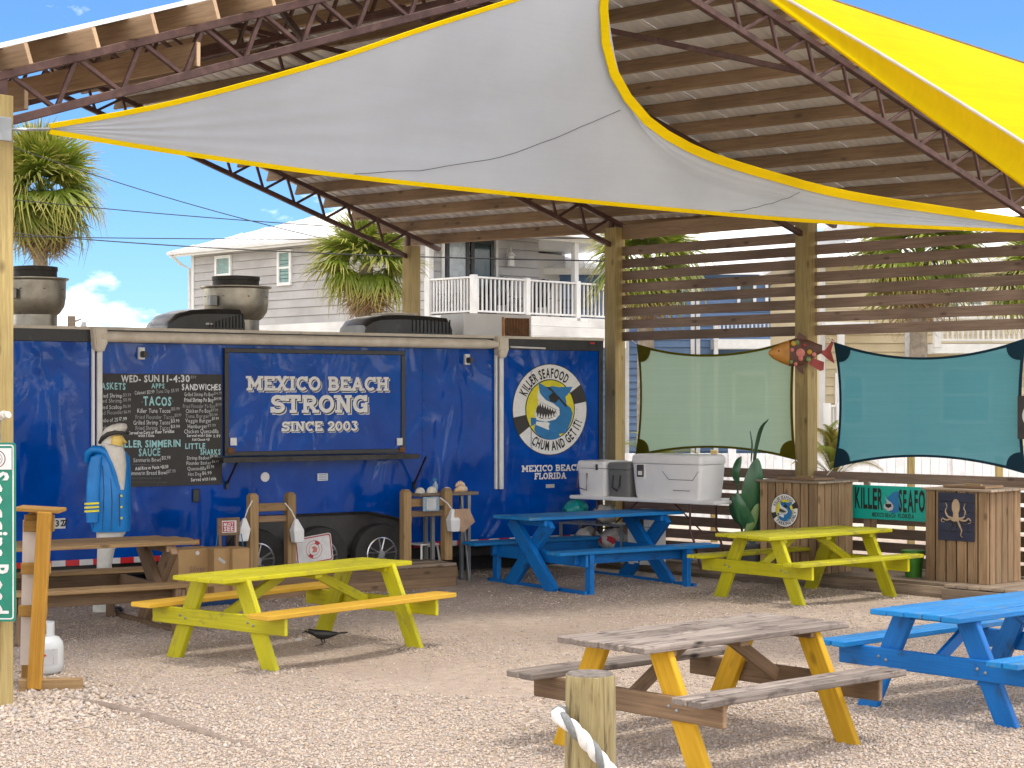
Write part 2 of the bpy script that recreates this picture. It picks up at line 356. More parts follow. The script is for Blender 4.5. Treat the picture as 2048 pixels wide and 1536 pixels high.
plain('feather', (.012, .012, .014), .4); plain('shell_white', (.72, .66, .55), .5, 0, .06, 14, .25); plain('shell_orange', (.66, .36, .12), .5, 0, 0, 9, .3, (.74, .62, .48))
plain('metal_roof', (.80, .80, .80), .35, .0, 0, 4, .06); plain('roof_under', (.72, .71, .69), .45, .1, .06, 3, .16)
plain('glass_dark', (.03, .05, .05), .06, 0, .1); plain('shutter', (.22, .36, .34), .6); plain('door_black', (.014, .013, .014), .4)
plain('glass_pale', (.36, .40, .42), .08); plain('chair_dark', (.03, .045, .06), .55)
plain('trunk', (.30, .25, .19), .9, 0, .1, 9, .4, bump=.6, bscale=14); plain('wire', (.015, .015, .015), .6); plain('pole_wood', (.16, .12, .09), .85)
plain('foil', (.3, .3, .3), .25, .7); plain('fish_gold', (.46, .20, .03), .45, .25, 0, 9, .3); plain('fish_red', (.34, .035, .025), .5, 0, 0, 9, .35); plain('fish_brown', (.10, .035, .02), .55); plain('fish_pink', (.62, .20, .16), .5); plain('fish_yellow', (.62, .38, .03), .5); plain('fish_green', (.16, .26, .08), .5)
plain('octopus_tan', (.42, .31, .20), .6); plain('edging', (.27, .21, .17), .9, 0, 0, 14, .35, bump=.5); plain('grass', (.12, .17, .03), .9, 0, .25)
plain('leaf_dark', (.03, .11, .045), .32, 0, .3, 9, .4, (.012, .05, .022), stretch=(1, 1, .3)); plain('tank_white', (.58, .60, .60), .35, 0, 0, 5, .1); plain('label_gray', (.52, .52, .52), .5); plain('canvas', (.58, .50, .44), .8, 0, 0, 4, .2)
plain('green_plastic', (.05, .20, .02), .5); plain('blue_plastic', (.02, .06, .16), .4); plain('gray_steel', (.30, .31, .31), .45, .6); plain('cut_log', (.20, .17, .145), .85, 0, 0, 25, .5, bump=.5)
plain('tan_board', (.46, .30, .20), .7, 0, 0, 8, .25); plain('vinyl_white', (.80, .79, .80), .5, 0, .02)
plain('flower_print', (.05, .28, .42), .6, 0, 0, 60, .0, (.52, .40, .34)); plain('spray_blue', (.30, .42, .52), .25); plain('cut_wood', (.5, .38, .2), .8)
cloth('sail_white', (.52, .555, .60), (.45, .485, .53), .35, streak=.025); cloth('sail_yellow', (.80, .60, .0), (.82, .66, .0), .4, streak=.10); cloth('trim_yellow', (.84, .62, .0), (.85, .62, .0), .25)
cloth('screen_green', (.24, .34, .245), (.32, .44, .32), .6, holes=.05, streak=.14); cloth('screen_olive', (.15, .13, .008), (.22, .19, .01), .45)
cloth('screen_teal', (.07, .215, .245), (.09, .29, .33), .6, holes=.03, streak=.16); cloth('screen_navy', (.018, .055, .085), (.02, .07, .11), .4)
def frond_mat(name, a, b, tip):
    t = NT(name); v = t.coords(); g = t.noise(v, 3.0, 3); vc = t.n('ShaderNodeVertexColor', layer_name='tip'); sp = t.n('ShaderNodeSeparateColor', {0: vc.outputs[0]})
    c = t.mix(g, a, b); c = t.mix(t.mr(sp.outputs[0], .55, 1.0, 0, .75), c, tip); c = t.hsv(c, t.mr(t.rnd, 0, 1, .7, 1.3)); t.base(c).rough(.5)
    tr = t.n('ShaderNodeBsdfTranslucent'); t.l(c, tr.inputs[0]); ms = t.n('ShaderNodeMixShader', {0: .3, 1: t.p.outputs[0], 2: tr.outputs[0]}); t.l(ms.outputs[0], t.out.inputs[0]); return t.done(name)
frond_mat('frond', (.11, .17, .012), (.21, .25, .03), (.44, .36, .09)); frond_mat('frond_dead', (.30, .19, .09), (.22, .13, .06), (.36, .24, .13)); frond_mat('frond_gold', (.30, .24, .03), (.17, .19, .03), (.48, .33, .09))
def trailer_paint():
    t = NT('trailer_blue'); v = t.coords((1, 1, 1), False)
    t.base(t.mix(t.mr(t.noise(v, 2.0, 4), .4, .7, 0, 1), (.0, .062, .36), (.0, .042, .25))).rough(t.mr(t.noise(v, 7, 5), .3, .7, .04, .12)); t.p.inputs['Specular IOR Level'].default_value = .22
    wv = t.n('ShaderNodeMapping', {0: v, 'Scale': (1.1, 1, .55)}).outputs[0]
    h = t.n('ShaderNodeMath', {0: t.noise(wv, 1.7, 2, .4, .7), 1: t.n('ShaderNodeMath', {0: t.noise(v, 9.0, 2), 1: .03}, operation='MULTIPLY').outputs[0]}, operation='ADD')
    t.bump(h.outputs[0], .45, .12); t.p.inputs['Coat Weight'].default_value = .1; t.p.inputs['Coat Roughness'].default_value = .04; return t.done('trailer_blue')
trailer_paint()
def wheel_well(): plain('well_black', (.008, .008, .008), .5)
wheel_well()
def gravel_mats():
    t = NT('gravel_ground'); v = t.coords((1, 1, 1), False)
    big = t.noise(v, .45, 5, .6); md = t.noise(v, 9, 5, .65); vo = t.n('ShaderNodeTexVoronoi', {'Vector': v, 'Scale': 55.0}); vo2 = t.n('ShaderNodeTexVoronoi', {'Vector': v, 'Scale': 24.0})
    c = t.ramp(md, [(.3, (.36, .285, .23)), (.5, (.46, .375, .305)), (.7, (.53, .44, .36))])
    peb = t.mix(.45, c, vo.outputs['Color'], 'SOFT_LIGHT'); c = t.mix(t.mr(vo.outputs['Distance'], 0, .5, .75, .15), c, peb)
    c = t.mix(t.mr(big, .42, .62, 0, .6), c, (.35, .275, .22)); t.base(c).rough(.9); t.p.inputs['Specular IOR Level'].default_value = .2
    hh = t.n('ShaderNodeMath', {0: vo.outputs['Distance'], 1: vo2.outputs['Distance']}, operation='ADD'); inv = t.n('ShaderNodeMath', {0: 1.0, 1: hh.outputs[0]}, operation='SUBTRACT')
    t.bump(inv.outputs[0], .8, .015); t.done('gravel_ground')
    t = NT('pebble'); vc = t.n('ShaderNodeVertexColor', layer_name='tint'); v = t.coords(rand=False)
    t.base(t.mix(t.mr(t.noise(v, 90, 3), .3, .7, 0, .3), vc.outputs[0], (.30, .24, .19))).rough(.85); t.p.inputs['Specular IOR Level'].default_value = .25; t.done('pebble')
    t = NT('sand'); v = t.coords(rand=False); c = t.ramp(t.noise(v, .5, 8, .7), [(.35, (.42, .35, .29)), (.5, (.52, .45, .38)), (.58, (.22, .24, .08)), (.7, (.16, .20, .05))]); t.base(c).rough(.95); t.done('sand')
gravel_mats()
m = MATS

# ================================================================== GROUND
def ground():
    struct(MB().add([(-600, -60, 0), (600, -60, 0), (600, 1500, 0), (-600, 1500, 0)], [(0, 1, 2, 3)]).build('ground', m['sand']))
    def gz(x, y): return 0.006 + 0.010 * math.sin(x * 1.3 + 0.4) * math.sin(y * .9) + 0.006 * math.sin(x * 3.1 + y * 2.2)
    def fn(u, v):
        y = -8 + v * 38; x = -22 + u * 44; return (x, y, gz(x, y) + 0.014)
    o = MB().grid(fn, 200, 180).build('gravel_yard', m['gravel_ground'], smooth=60); struct(o)
    # loose stones
    def scatter(n, y0, y1, smin, smax):
        y = rng.uniform(y0, y1, n); x = rng.uniform(-1, 1, n) * (0.32 * y + .4)
        s = smin + (smax - smin) * rng.beta(1.3, 3.2, n)
        dens = .5 + .5 * np.sin(x * 1.1 + 1.3 * np.sin(y * .8)) * np.cos(y * .9 + np.sin(x * .7)) + rng.normal(0, .28, n)
        k = dens > (.40 if y0 > 12.5 else .16); return x[k], y[k], s[k]
    parts = [scatter(90000, 10.4, 13.6, .005, .026), scatter(90000, 13.6, 17.5, .005, .021), scatter(70000, 17.5, 26, .007, .023)]
    n_ = 1500; a = rng.normal(0, 1, (n_, 2)); parts.append((-3.25 + a[:, 0] * .35, 13.0 + a[:, 1] * .5, rng.uniform(.014, .036, n_)))
    feet = []
    for cx, cy, yw, Lt, sp in ((-1.84, 15.86, .89, 2.26, .6), (1.223, 11.63, .729, 1.9, .6), (3.21, 20.25, .684, 2.0, .6), (3.45, 13.1, .71, 1.96, .6)):
        for sx in (-1, 1):
            for sy in (-1, 1): ax, ay = sx * (Lt / 2 - .27), sy * sp; feet.append((cx + ax * math.cos(yw) - ay * math.sin(yw), cy + ax * math.sin(yw) + ay * math.cos(yw)))
    for fx_, fy_ in feet:      # stones pushed up round the table feet
        q = rng.normal(0, .11, (260, 2)); parts.append((fx_ + q[:, 0], fy_ + q[:, 1], rng.uniform(.006, .02, 260)))
    x = np.concatenate([p[0] for p in parts]); y = np.concatenate([p[1] for p in parts]); s = np.concatenate([p[2] for p in parts]); N = len(x)
    base = np.array([(1, 0, 0), (0, 1, 0), (-1, 0, 0), (0, -1, 0), (0, 0, 1), (0, 0, -1)], float)
    V = base[None] * rng.uniform(.55, 1.15, (N, 6, 1)) + rng.normal(0, .16, (N, 6, 3)); V[:, :, 2] *= rng.uniform(.35, .75, (N, 1))
    V *= s[:, None, None]; an = rng.uniform(0, 6.283, N); ca, sa = np.cos(an)[:, None], np.sin(an)[:, None]
    tilt = rng.normal(0, .35, N)[:, None]; X, Z = V[:, :, 0] * np.cos(tilt) - V[:, :, 2] * np.sin(tilt), V[:, :, 0] * np.sin(tilt) + V[:, :, 2] * np.cos(tilt); V[:, :, 0], V[:, :, 2] = X, Z
    vx = V[:, :, 0] * ca - V[:, :, 1] * sa; vy = V[:, :, 0] * sa + V[:, :, 1] * ca
    zz = 0.006 + 0.010 * np.sin(x * 1.3 + .4) * np.sin(y * .9) + .006 * np.sin(x * 3.1 + y * 2.2) + .014
    V = np.stack([vx + x[:, None], vy + y[:, None], V[:, :, 2] + (zz + s * .22)[:, None]], 2).reshape(-1, 3)
    fb = np.array([(0, 1, 4), (1, 2, 4), (2, 3, 4), (3, 0, 4), (1, 0, 5), (2, 1, 5), (3, 2, 5), (0, 3, 5)])
    Fc = (fb[None] + 6 * np.arange(N)[:, None, None]).reshape(-1)
    me = bpy.data.meshes.new('gravel'); me.vertices.add(len(V)); me.vertices.foreach_set('co', V.ravel()); me.loops.add(len(Fc)); me.loops.foreach_set('vertex_index', Fc)
    nf = len(Fc) // 3; me.polygons.add(nf); me.polygons.foreach_set('loop_start', np.arange(nf) * 3)
    me.update(calc_edges=True); me.materials.append(m['pebble'])
    b = np.clip(rng.normal(.445, .07, N), .24, .64); w_ = rng.normal(0, .02, N)
    col = np.stack([b * 1.10 + w_, b * .915, b * .765 - w_, np.ones(N)], 1); tint = me.color_attributes.new('tint', 'FLOAT_COLOR', 'POINT')
    tint.data.foreach_set('color', np.repeat(col, 6, 0).astype(np.float32).ravel())
    g = put(bpy.data.objects.new('gravel', me)); tag(g, 'loose pale crushed shell gravel scattered over the yard', 'gravel', kind='stuff')
    # half-buried edging strip in the foreground
    pts = []
    for i, (px, py) in enumerate([(128, 1404), (210, 1420), (290, 1440), (360, 1462), (420, 1482), (500, 1506), (600, 1537), (700, 1566), (800, 1594)]):
        p = gnd(px, py); p.z = .022 + .006 * math.sin(i * 1.9); pts.append(p)
    e = MB().tube(pts, [.022, .03, .042, .05, .034, .026, .024, .024, .022], 8).build('edging_strip', m['edging'], smooth=50)
    tag(e, 'thin weathered edging strip half buried in the gravel foreground', 'edging')
    mb = MB(); rr = random.Random(4)
    for k in range(46):
        p = gnd(rr.uniform(1000, 2048), rr.uniform(1380, 1530)); a = rr.uniform(0, 6.28); l_ = rr.uniform(.012, .03); d = Vector((math.cos(a), math.sin(a), .1)); s = Vector((-d.y, d.x, 0)); p.z = .05
        mb.add([p - d * l_, p + s * l_ * .4, p + d * l_, p - s * l_ * .4], [(0, 1, 2, 3)])
    tag(mb.build('fallen_leaves', m['grass']), 'small green and yellow fallen leaves on the gravel at lower right', 'leaves', kind='stuff')
ground()

# ================================================================== PAVILION
U = Vector((.70, -.714, 0)).normalized()                      # along the ridge, towards the camera's right
R3 = Vector((.159 * 22.9, 22.9, 0)); LP = Vector(((-12 - 1024) / F * 13.2, 13.2, 0))
UC = {1: -7.39, 2: -3.2, 3: 0.0, 4: 3.2}
RP = {i: R3 + U * u for i, u in UC.items()}; SPAN = (RP[4] - LP).length; D = (RP[4] - LP).normalized(); LPp = {i: RP[i] - D * SPAN for i in RP}
RISE = 2.05
def zc(u): return 4.15 + (3.2 - u) * .017
def roofpt(u, s, dz=0.0):
    p = R3 + U * u - D * (SPAN - s); p.z = zc(u) + RISE * (1 - abs(s - SPAN / 2) / (SPAN / 2)) + dz; return p
pav = thing('pavilion', 'open pavilion with timber posts, brown steel trusses and ribbed metal roof', 'pavilion', LP)
for i in (1, 2, 3, 4):
    for j, b in enumerate((RP[i], LPp[i])):
        if j == 1 and i != 4: pass
        top = 4.52 if j == 0 else 4.36
        beam('post', b + Vector((0, 0, -.05)), b + Vector((0, 0, top)), .2, .2, m['wood_post'], pav, up=U, world=True)
    u = UC[i]; pn = .52
    for j, sgn in ((0, 1), (1, -1)):
        s0, s1 = (0.06, SPAN / 2) if j == 0 else (SPAN - .06, SPAN / 2)
        a0 = -.5 if j == 0 else SPAN + .5
        n1 = Vector((0, 0, 1))
        tr = beam('truss_chord', roofpt(u, s0), roofpt(u, s1), .065, .065, m['steel_brown'], pav, world=True)
        e0, e1 = roofpt(u, s0, .34), roofpt(u, s1, .34); dr = (e0 - e1).normalized()
        beam('truss_top_chord', e0 + dr * .62, e1, .075, .065, m['steel_brown'], tr, world=True)
        beam('truss_end', roofpt(u, s0) - Vector((0, 0, .1)), roofpt(u, s0, .36), .07, .05, m['steel_brown'], tr, up=U, world=True)
        k = 0
        while True:
            st = (s0 + .05 + k * pn) if j == 0 else (s0 - .05 - (k + 1) * pn)
            if j == 0: sb, sn = st + .36, st + pn
            else: sb, sn = st + .13, st + pn
            if (j == 0 and sn > SPAN / 2) or (j == 1 and st < SPAN / 2): break
            beam('truss_web', roofpt(u, st, .34), roofpt(u, sb), .034, .034, m['steel_brown'], tr, up=U, world=True)
            beam('truss_web', roofpt(u, sb), roofpt(u, sn, .34), .034, .034, m['steel_brown'], tr, up=U, world=True)
            k += 1
# purlins on edge across the trusses and the ribbed sheets above them
pz = .34 + .033
cp = math.cos(math.atan(RISE / (SPAN / 2))); sp_ = math.sin(math.atan(RISE / (SPAN / 2)))
for j in (0, 1):
    nrm = (Vector((0, 0, cp)) + (-D if j == 0 else D) * sp_)
    k = 0
    while True:
        s_ = -.38 + k * .49
        if s_ > SPAN / 2 - .05: break
        s = s_ if j == 0 else SPAN - s_
        far, near = -8.05, 3.2 + .34 + random.uniform(-.03, .05)
        beam('purlin', roofpt(far, s, pz) + nrm * .078, roofpt(near, s, pz) + nrm * .078, .04, .156, m['wood_purlin'], pav, up=nrm, world=True); k += 1
    NP = 13; u0, u1 = -8.12, 3.24; pw = (u1 - u0) / NP
    prof = []
    for r_ in range(4):
        b = pw * r_ / 4; prof += [(b, 0), (b + pw / 4 - .074, 0), (b + pw / 4 - .052, .036), (b + pw / 4 - .018, .036)]
    prof.append((pw - .003, 0))
    sa, sb = (-.52, SPAN / 2 + .0) if j == 0 else (SPAN + .52, SPAN / 2)
    o0 = None
    for q in range(NP):
        ub = u0 + pw * q; mb = MB()
        r0 = [roofpt(ub + a, sa, pz + .168 + h_) for a, h_ in prof]; r1 = [roofpt(ub + a, sb, pz + .168 + h_) for a, h_ in prof]; n_ = len(prof)
        mb.add(r0 + r1, [(i, i + 1, n_ + i + 1, n_ + i) for i in range(n_ - 1)]); mb.build('roof_panel', m['roof_under'], pav, world=True)
# eave boards, a loose beam lying on the lower chords, wind braces
beam('eave_board', R3 - U * 3.1 + Vector((.045, .044, 4.46)), R3 + U * 3.1 + Vector((.045, .044, 4.46)), .04, .2, m['wood_purlin'], pav, world=True)
beam('tie_beam', roofpt(3.22, 1.62, .14), roofpt(-6.5, 1.62, .14), .04, .19, m['wood_purlin'], pav, world=True)
beam('tie_beam', roofpt(3.0, .35, .14), roofpt(-6.8, .35, .14), .04, .19, m['wood_purlin'], pav, world=True)
for a, b in (((3.2, 8.35, 0), (0.0, 6.3, .3)), ((3.2, 2.6, 0), (0, 4.6, .3)), ((0, 2.2, 0), (-3.2, 4.2, .3)), ((3.2, 4.2, .05), (0, 3.0, .05)), ((0, 8.6, 0), (-3.2, 6.2, .3))):
    beam('wind_brace', roofpt(*a), roofpt(*b), .055, .055, m['steel_brown'], pav, world=True)
# white wedge cut-offs nailed on two purlins
# ------------------------------------------------------------------ slat fence between the rear posts
FA = math.atan2(U.y, U.x)
fen = thing('slat_fence', 'brown horizontal slat fence between the rear pavilion posts', 'fence', R3, FA)
def fx(px, py, off=0.0):               # photo position on the fence line -> local x, z
    o = R3 - Vector((-U.y, U.x, 0)) * off
    return vplane(px, py, (o.x, o.y), (U.x, U.y))
for (xa, xb) in ((-3.12, -.06), (.06, 3.1)):
    for i in range(9):
        z = 4.20 - .1657 * i
        if i == 8: continue
        beam('slat', (xa, .06, z), (xb, .06, z), .036, .121, m['wood_slat'], fen, jit=.004)
    for i in range(7):
        z = 1.25 - .1657 * i
        beam('slat', (xa, .06, z), (xb, .06, z), .036, .122, m['wood_slat'], fen, jit=.004)
# ------------------------------------------------------------------ shade screens in the fence openings
def screen(name, label, px, mats, corners, sag, ang_off=.10, ropes=None):
    pts = [fx(*c, off=ang_off) for c in corners]               # TL TR BR BL
    (x0, z0) = pts[0]
    t = thing(name, label, 'shade screen', R3 + U * x0 - Vector((-U.y, U.x, 0)) * ang_off + Vector((0, 0, 0)), FA)
    P = [Vector((x - x0, 0, z)) for x, z in pts]
    def fn(u, v, inset=0.0, y=0.0):
        top = P[0].lerp(P[1], u); bot = P[3].lerp(P[2], u); top.z -= sag * 4 * u * (1 - u); bot.z += sag * .8 * 4 * u * (1 - u)
        q = top.lerp(bot, v); q.x += (1 - 2 * u) * sag * .42 * 4 * v * (1 - v) * (1 - .3 * u); q.y = y - .03 * math.sin(3.1 * u) * math.sin(3.1 * v); return q
    MB().grid(fn, 30, 20).build('panel', mats[0], t, smooth=60)
    # hem all round and doubled corners
    b = .036; hem = MB(); N = 30
    def strip(f0, f1):
        hem.add([f0(i / N) for i in range(N + 1)] + [f1(i / N) for i in range(N + 1)], [(i, i + 1, N + 2 + i, N + 1 + i) for i in range(N)])
    w_ = (P[1] - P[0]).length; h_ = (P[0] - P[3]).length
    for y in (-.004, .004):
        strip(lambda s: fn(s, 0, 0, y), lambda s: fn(s, b / h_, 0, y)); strip(lambda s: fn(s, 1, 0, y), lambda s: fn(s, 1 - b / h_, 0, y))
        strip(lambda s: fn(0, s, 0, y * 1.3), lambda s: fn(b / w_, s, 0, y * 1.3)); strip(lambda s: fn(1, s, 0, y * 1.3), lambda s: fn(1 - b / w_, s, 0, y * 1.3))
    hem.build('hem', mats[1], t)
    for cu, cv in ((0, 0), (1, 0), (1, 1), (0, 1)):
        c = MB(); r_ = .24
        for y in (-.007, .007):
            ring = [fn(cu, cv, 0, y)]
            for k in range(9):
                a = R(90 * k / 8); uu = abs(cu - r_ / w_ * math.cos(a)); vv = abs(cv - r_ / h_ * math.sin(a)); ring.append(fn(uu, vv, 0, y))
            c.add(ring, [(0, i, i + 1) for i in range(1, 9)])
        c.build('corner_patch', mats[1], t)
        q = fn(cu, cv); MB().tube([q, q + Vector((-.11 if cu == 0 else .11, .02, .05 if cv == 0 else -.09))], .006, 6).build('corner_rope', m['rope_white'], t)
    return t
screen('shade_screen', 'pale green mesh shade screen with olive hem left of the fish post', None, (m['screen_green'], m['screen_olive']), [(1274, 688), (1592, 676), (1592, 920), (1271, 914)], .17)
screen('shade_screen', 'teal mesh shade screen with dark navy hem right of the fish post', None, (m['screen_teal'], m['screen_navy']), [(1668, 684), (2052, 676), (2052, 948), (1667, 936)], .2)

# ------------------------------------------------------------------ shade sails
def curve(pts, n):                      # even resampling of a polyline with smoothing
    P = [Vector(p) for p in pts]; d = [0]
    for a, b in zip(P, P[1:]): d.append(d[-1] + (b - a).length)
    res = []
    for i in range(n + 1):
        t = d[-1] * i / n; k = max(j for j in range(len(d)) if d[j] <= t + 1e-9); k = min(k, len(P) - 2)
        f = (t - d[k]) / (d[k + 1] - d[k]); p0, p1, p2, p3 = P[max(k - 1, 0)], P[k], P[k + 1], P[min(k + 2, len(P) - 1)]
        res.append(0.5 * ((2 * p1) + (p2 - p0) * f + (2 * p0 - 5 * p1 + 4 * p2 - p3) * f * f + (3 * p1 - p0 - 3 * p2 + p3) * f ** 3))
    return res
def on_plane(px, py, a, n):             # line of sight meets the plane through a with normal n
    d = Vector(((px - 1024) / F, 1, -(py - HZ) / F)); o = Vector((0, 0, H)); return o + d * ((Vector(a) - o).dot(n) / d.dot(n))
A = ray(100, 258, 13.35); C = ray(2092, 459, 20.1); B = ray(1204, -58, 15.6)
nW = (C - A).cross(B - A).normalized()
e_bot = curve([on_plane(x, y, A, nW) for x, y in [(100, 258), (330, 296), (640, 341), (1000, 381), (1400, 420), (1700, 443), (2092, 461)]], 48)
e_l = curve([on_plane(x, y, A, nW) for x, y in [(100, 257), (340, 212), (640, 131), (840, 64), (1040, 0), (1204, -58)]], 24)
e_r = curve([on_plane(x, y, A, nW) for x, y in [(1204, -58), (1199, 30), (1204, 90), (1227, 165), (1290, 250), (1400, 315), (1560, 366), (1700, 400), (1900, 431), (2092, 459)]], 24)
e_top = e_l + e_r[1:]
sail = thing('shade_sail', 'large pale grey shade sail with yellow edging stretched under the roof', 'shade sail', (A.x, A.y, A.z))
def wfn(u, v):
    x = u * 48; i = min(int(x), 47); f = x - i
    t, b = e_top[i].lerp(e_top[i + 1], f), e_bot[i].lerp(e_bot[i + 1], f); p = t.lerp(b, v)
    w2 = math.sin(math.pi * v) * min(1, (t - b).length / 1.2) * min(1, u * 6)
    wr = .004 * math.sin(30 * v + 6 * u) * math.sin(math.pi * v)
    return p + nW * (-.05 * w2 * math.sin(math.pi * u) + wr)
MB().grid(wfn, 96, 26).build('fabric', m['sail_white'], sail, smooth=80, world=True)
def ribbon(pts, wd, side, mat, parent, name):
    mb = MB(); N = len(pts); rs = []
    for i, p in enumerate(pts):
        t = (pts[min(i + 1, N - 1)] - pts[max(i - 1, 0)]).normalized(); q = t.cross(nW).normalized() * side
        rs.append([p + nW * .008, p + q * wd + nW * .008, p + q * wd - nW * .008, p - nW * .008])
    mb.loft(rs); return mb.build(name, mat, parent, world=True, smooth=40)
ribbon(e_bot, .036, 1, m['trim_yellow'], sail, 'hem'); ribbon(e_l, .036, -1, m['trim_yellow'], sail, 'hem'); ribbon(e_r, .085, -1, m['trim_yellow'], sail, 'hem')
def to_px(p): return 1024 + F * p.x / p.y, HZ - F * (p.z - H) / p.y
samp = [(to_px(wfn(i / 96, j / 40)), i / 96, j / 40) for i in range(97) for j in range(41)]
def on_sail(px, py):
    _, u, v = min(samp, key=lambda s_: (s_[0][0] - px) ** 2 + (s_[0][1] - py) ** 2); return u, v
def seam(a, b, bow, mat):
    pts = []
    for i in range(21):
        f = i / 20; u, v = on_sail(a[0] + (b[0] - a[0]) * f, a[1] + (b[1] - a[1]) * f + bow * math.sin(math.pi * f)); p = wfn(u, v); pts.append(p)
    q = [(pts[max(i - 1, 0)] + pts[i] * 2 + pts[min(i + 1, 20)]) / 4 for i in range(21)]
    MB().tube([p + (Vector((0, 0, H)) - p).normalized() * .015 for p in q], .0022, 4).build('seam', mat, sail, world=True)
seam((700, 348), (1248, 222), 34, m['wire']); seam((1455, 424), (1602, 384), 7, m['wire'])
MB().tube([A, ray(52, 259, 13.2), ray(20, 259, 13.15)], .012, 6).build('turnbuckle', m['gray_steel'], sail, world=True)
MB().box((0, 0, 0), (.10, .02, .17)).build('anchor_plate', m['gray_steel'], sail, basis=TRS(ray(10, 258, 13.06), (0, 0, FA + R(90))), world=True, bev=.004)

def tri_sail(name, label, P1, Q, Rr, sag, mat, hem, cat='shade sail', belly=.1):
    t = thing(name, label, cat, P1); n = (Q - P1).cross(Rr - P1).normalized()
    def fn(u, v):
        a = P1.lerp(Q, u) + ((Rr - Q).normalized()) * sag[0] * 4 * u * (1 - u); b = P1.lerp(Rr, u) - ((Rr - Q).normalized()) * sag[1] * 4 * u * (1 - u)
        return a.lerp(b, v) + n * belly * math.sin(math.pi * v) * u
    MB().grid(fn, 40, 14).build('fabric', mat, t, smooth=80, world=True)
    for v in (0, 1):
        if v == 1 and hem[1]: MB().tube([fn(.3 + .7 * i / 40, .52 + .1 * math.sin(i / 13)) - n * .006 for i in range(41)], .003, 4).build('seam', hem[1], t, world=True)
        if hem[v]: MB().tube([fn(i / 40, v) for i in range(41)], .014, 6).build('hem', hem[v], t, world=True)
    return t
apex = ray(1448, -72, 15.3)
qn = ray(2300, 452, 13.6)
tri_sail('shade_sail', 'bright yellow shade sail in sunlight against the sky at upper right', apex, qn, ray(2300, 208, 16.8), (.18, .03), m['sail_yellow'], (m['canvas'], m['wood_slat']))
us = thing('shade_sail', 'shaded underside of the yellow sail just above the right truss', 'shade sail', apex)
r2 = ray(2300, 208, 16.8); lo0, lo1 = ray(1452, -66, 15.6), ray(2300, 556, 16.9)
def ufn(u, v):
    a = apex.lerp(qn, u) + (r2 - qn).normalized() * .18 * 4 * u * (1 - u); b = lo0.lerp(lo1, u); b.z += .0
    p = a.lerp(b, v); p.z += .05 * math.sin(math.pi * v) * u + (-.012 if v == 0 else 0); return p
MB().grid(ufn, 40, 10).build('fabric', m['sail_yellow'], us, smooth=80, world=True)
MB().tube([ufn(i / 40, 1) for i in range(41)], .014, 6).build('hem', m['trim_yellow'], us, world=True)

# ================================================================== FOOD TRAILER
TO = Vector((-1.57, 22.0, 0)); TD = Vector((.829, .56, 0)).normalized(); TA = math.atan2(TD.y, TD.x); TNv = Vector((-TD.y, TD.x, 0))
def tr(px, py, off=0.0):                # photo position on the trailer side (off metres in front of it) -> local x, z
    o = TO - TNv * off; return vplane(px, py, (o.x, o.y), (TD.x, TD.y))
tra = thing('food_trailer', 'long glossy blue food trailer parked under the pavilion', 'trailer', TO, TA)
X0, X1, ZB, ZT, DEP = -5.9, tr(1204, 700)[0], .40, 2.93, 2.45
body = MB().box(((X0 + X1) / 2, DEP / 2, (ZB + ZT) / 2), (X1 - X0, DEP, ZT - ZB)).build('body', m['trailer_blue'], tra, bev=.02)
MB().box(((X0 + X1) / 2, -.012, ZT - .045), (X1 - X0 + .01, .028, .15)).build('top_rail', m['black_trim'], tra, bev=.004)
MB().box(((X0 + X1) / 2, DEP / 2 - .012, ZT + .024), (X1 - X0 + .04, DEP + .05, .045)).build('roof_cap', m['awning_cream'], tra, bev=.012)
for x in (X0 + .03, X1 - .03): MB().box((x, -.012, (ZB + ZT) / 2 - .05), (.06, .03, ZT - ZB - .12)).build('corner_post', m['black_trim'], tra, bev=.004)
for px in (505, 845, 1062):
    x = tr(px, 800)[0]; MB().box((x, -.002, 1.62), (.012, .005, 2.2)).build('panel_seam', m['trailer_blue'], body)
for px in (120, 300, 505, 845, 920, 1062, 1150):
    x = tr(px, 800)[0]; mb = MB()
    for k in range(19): mb.lathe([(.008, -.001), (.007, -.004), (.001, -.006)], 6, (x + .02, 0, .62 + k * .12), axis='Y')
    mb.build('rivet_row', m['trailer_blue'], body)['kind'] = 'stuff'
# frame, reflective strip, black skirt over the wheels
MB().box(((X0 + X1) / 2, .25, .33), (X1 - X0 - .1, .35, .14)).build('chassis', m['black_trim'], tra)
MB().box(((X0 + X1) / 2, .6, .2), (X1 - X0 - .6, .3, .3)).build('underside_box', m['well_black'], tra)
x = X0; k = 0
xs0, xs1 = tr(425, 1110)[0], tr(806, 1090)[0]
while x < X1 - .02:
    l = min(.155, X1 - x)
    if not (xs0 < x < xs1): MB().box((x + l / 2, -.009, .435), (l - .002, .012, .062)).build('reflector', m['red' if k % 2 else 'reflect_white'], tra)
    x += .155; k += 1
xa, xb = tr(452, 1060)[0], tr(806, 1060)[0]; ztop = tr(700, 1028)[1]
pol = [(xa, .36), (xa, .72), (xa + .16, ztop - .05), (xa + .4, ztop), (xb - .5, ztop), (xb - .2, ztop - .06), (xb, .72), (xb, .36)]
MB().prism(pol, lambda x, z, d: (x, -.014 + d, z), .02).build('wheel_skirt', m['black_trim'], tra)
MB().tube([(a, -.03, b + .01) for a, b in pol[1:-1]], .018, 6).build('fender_edge', m['black_plastic'], tra, smooth=50)
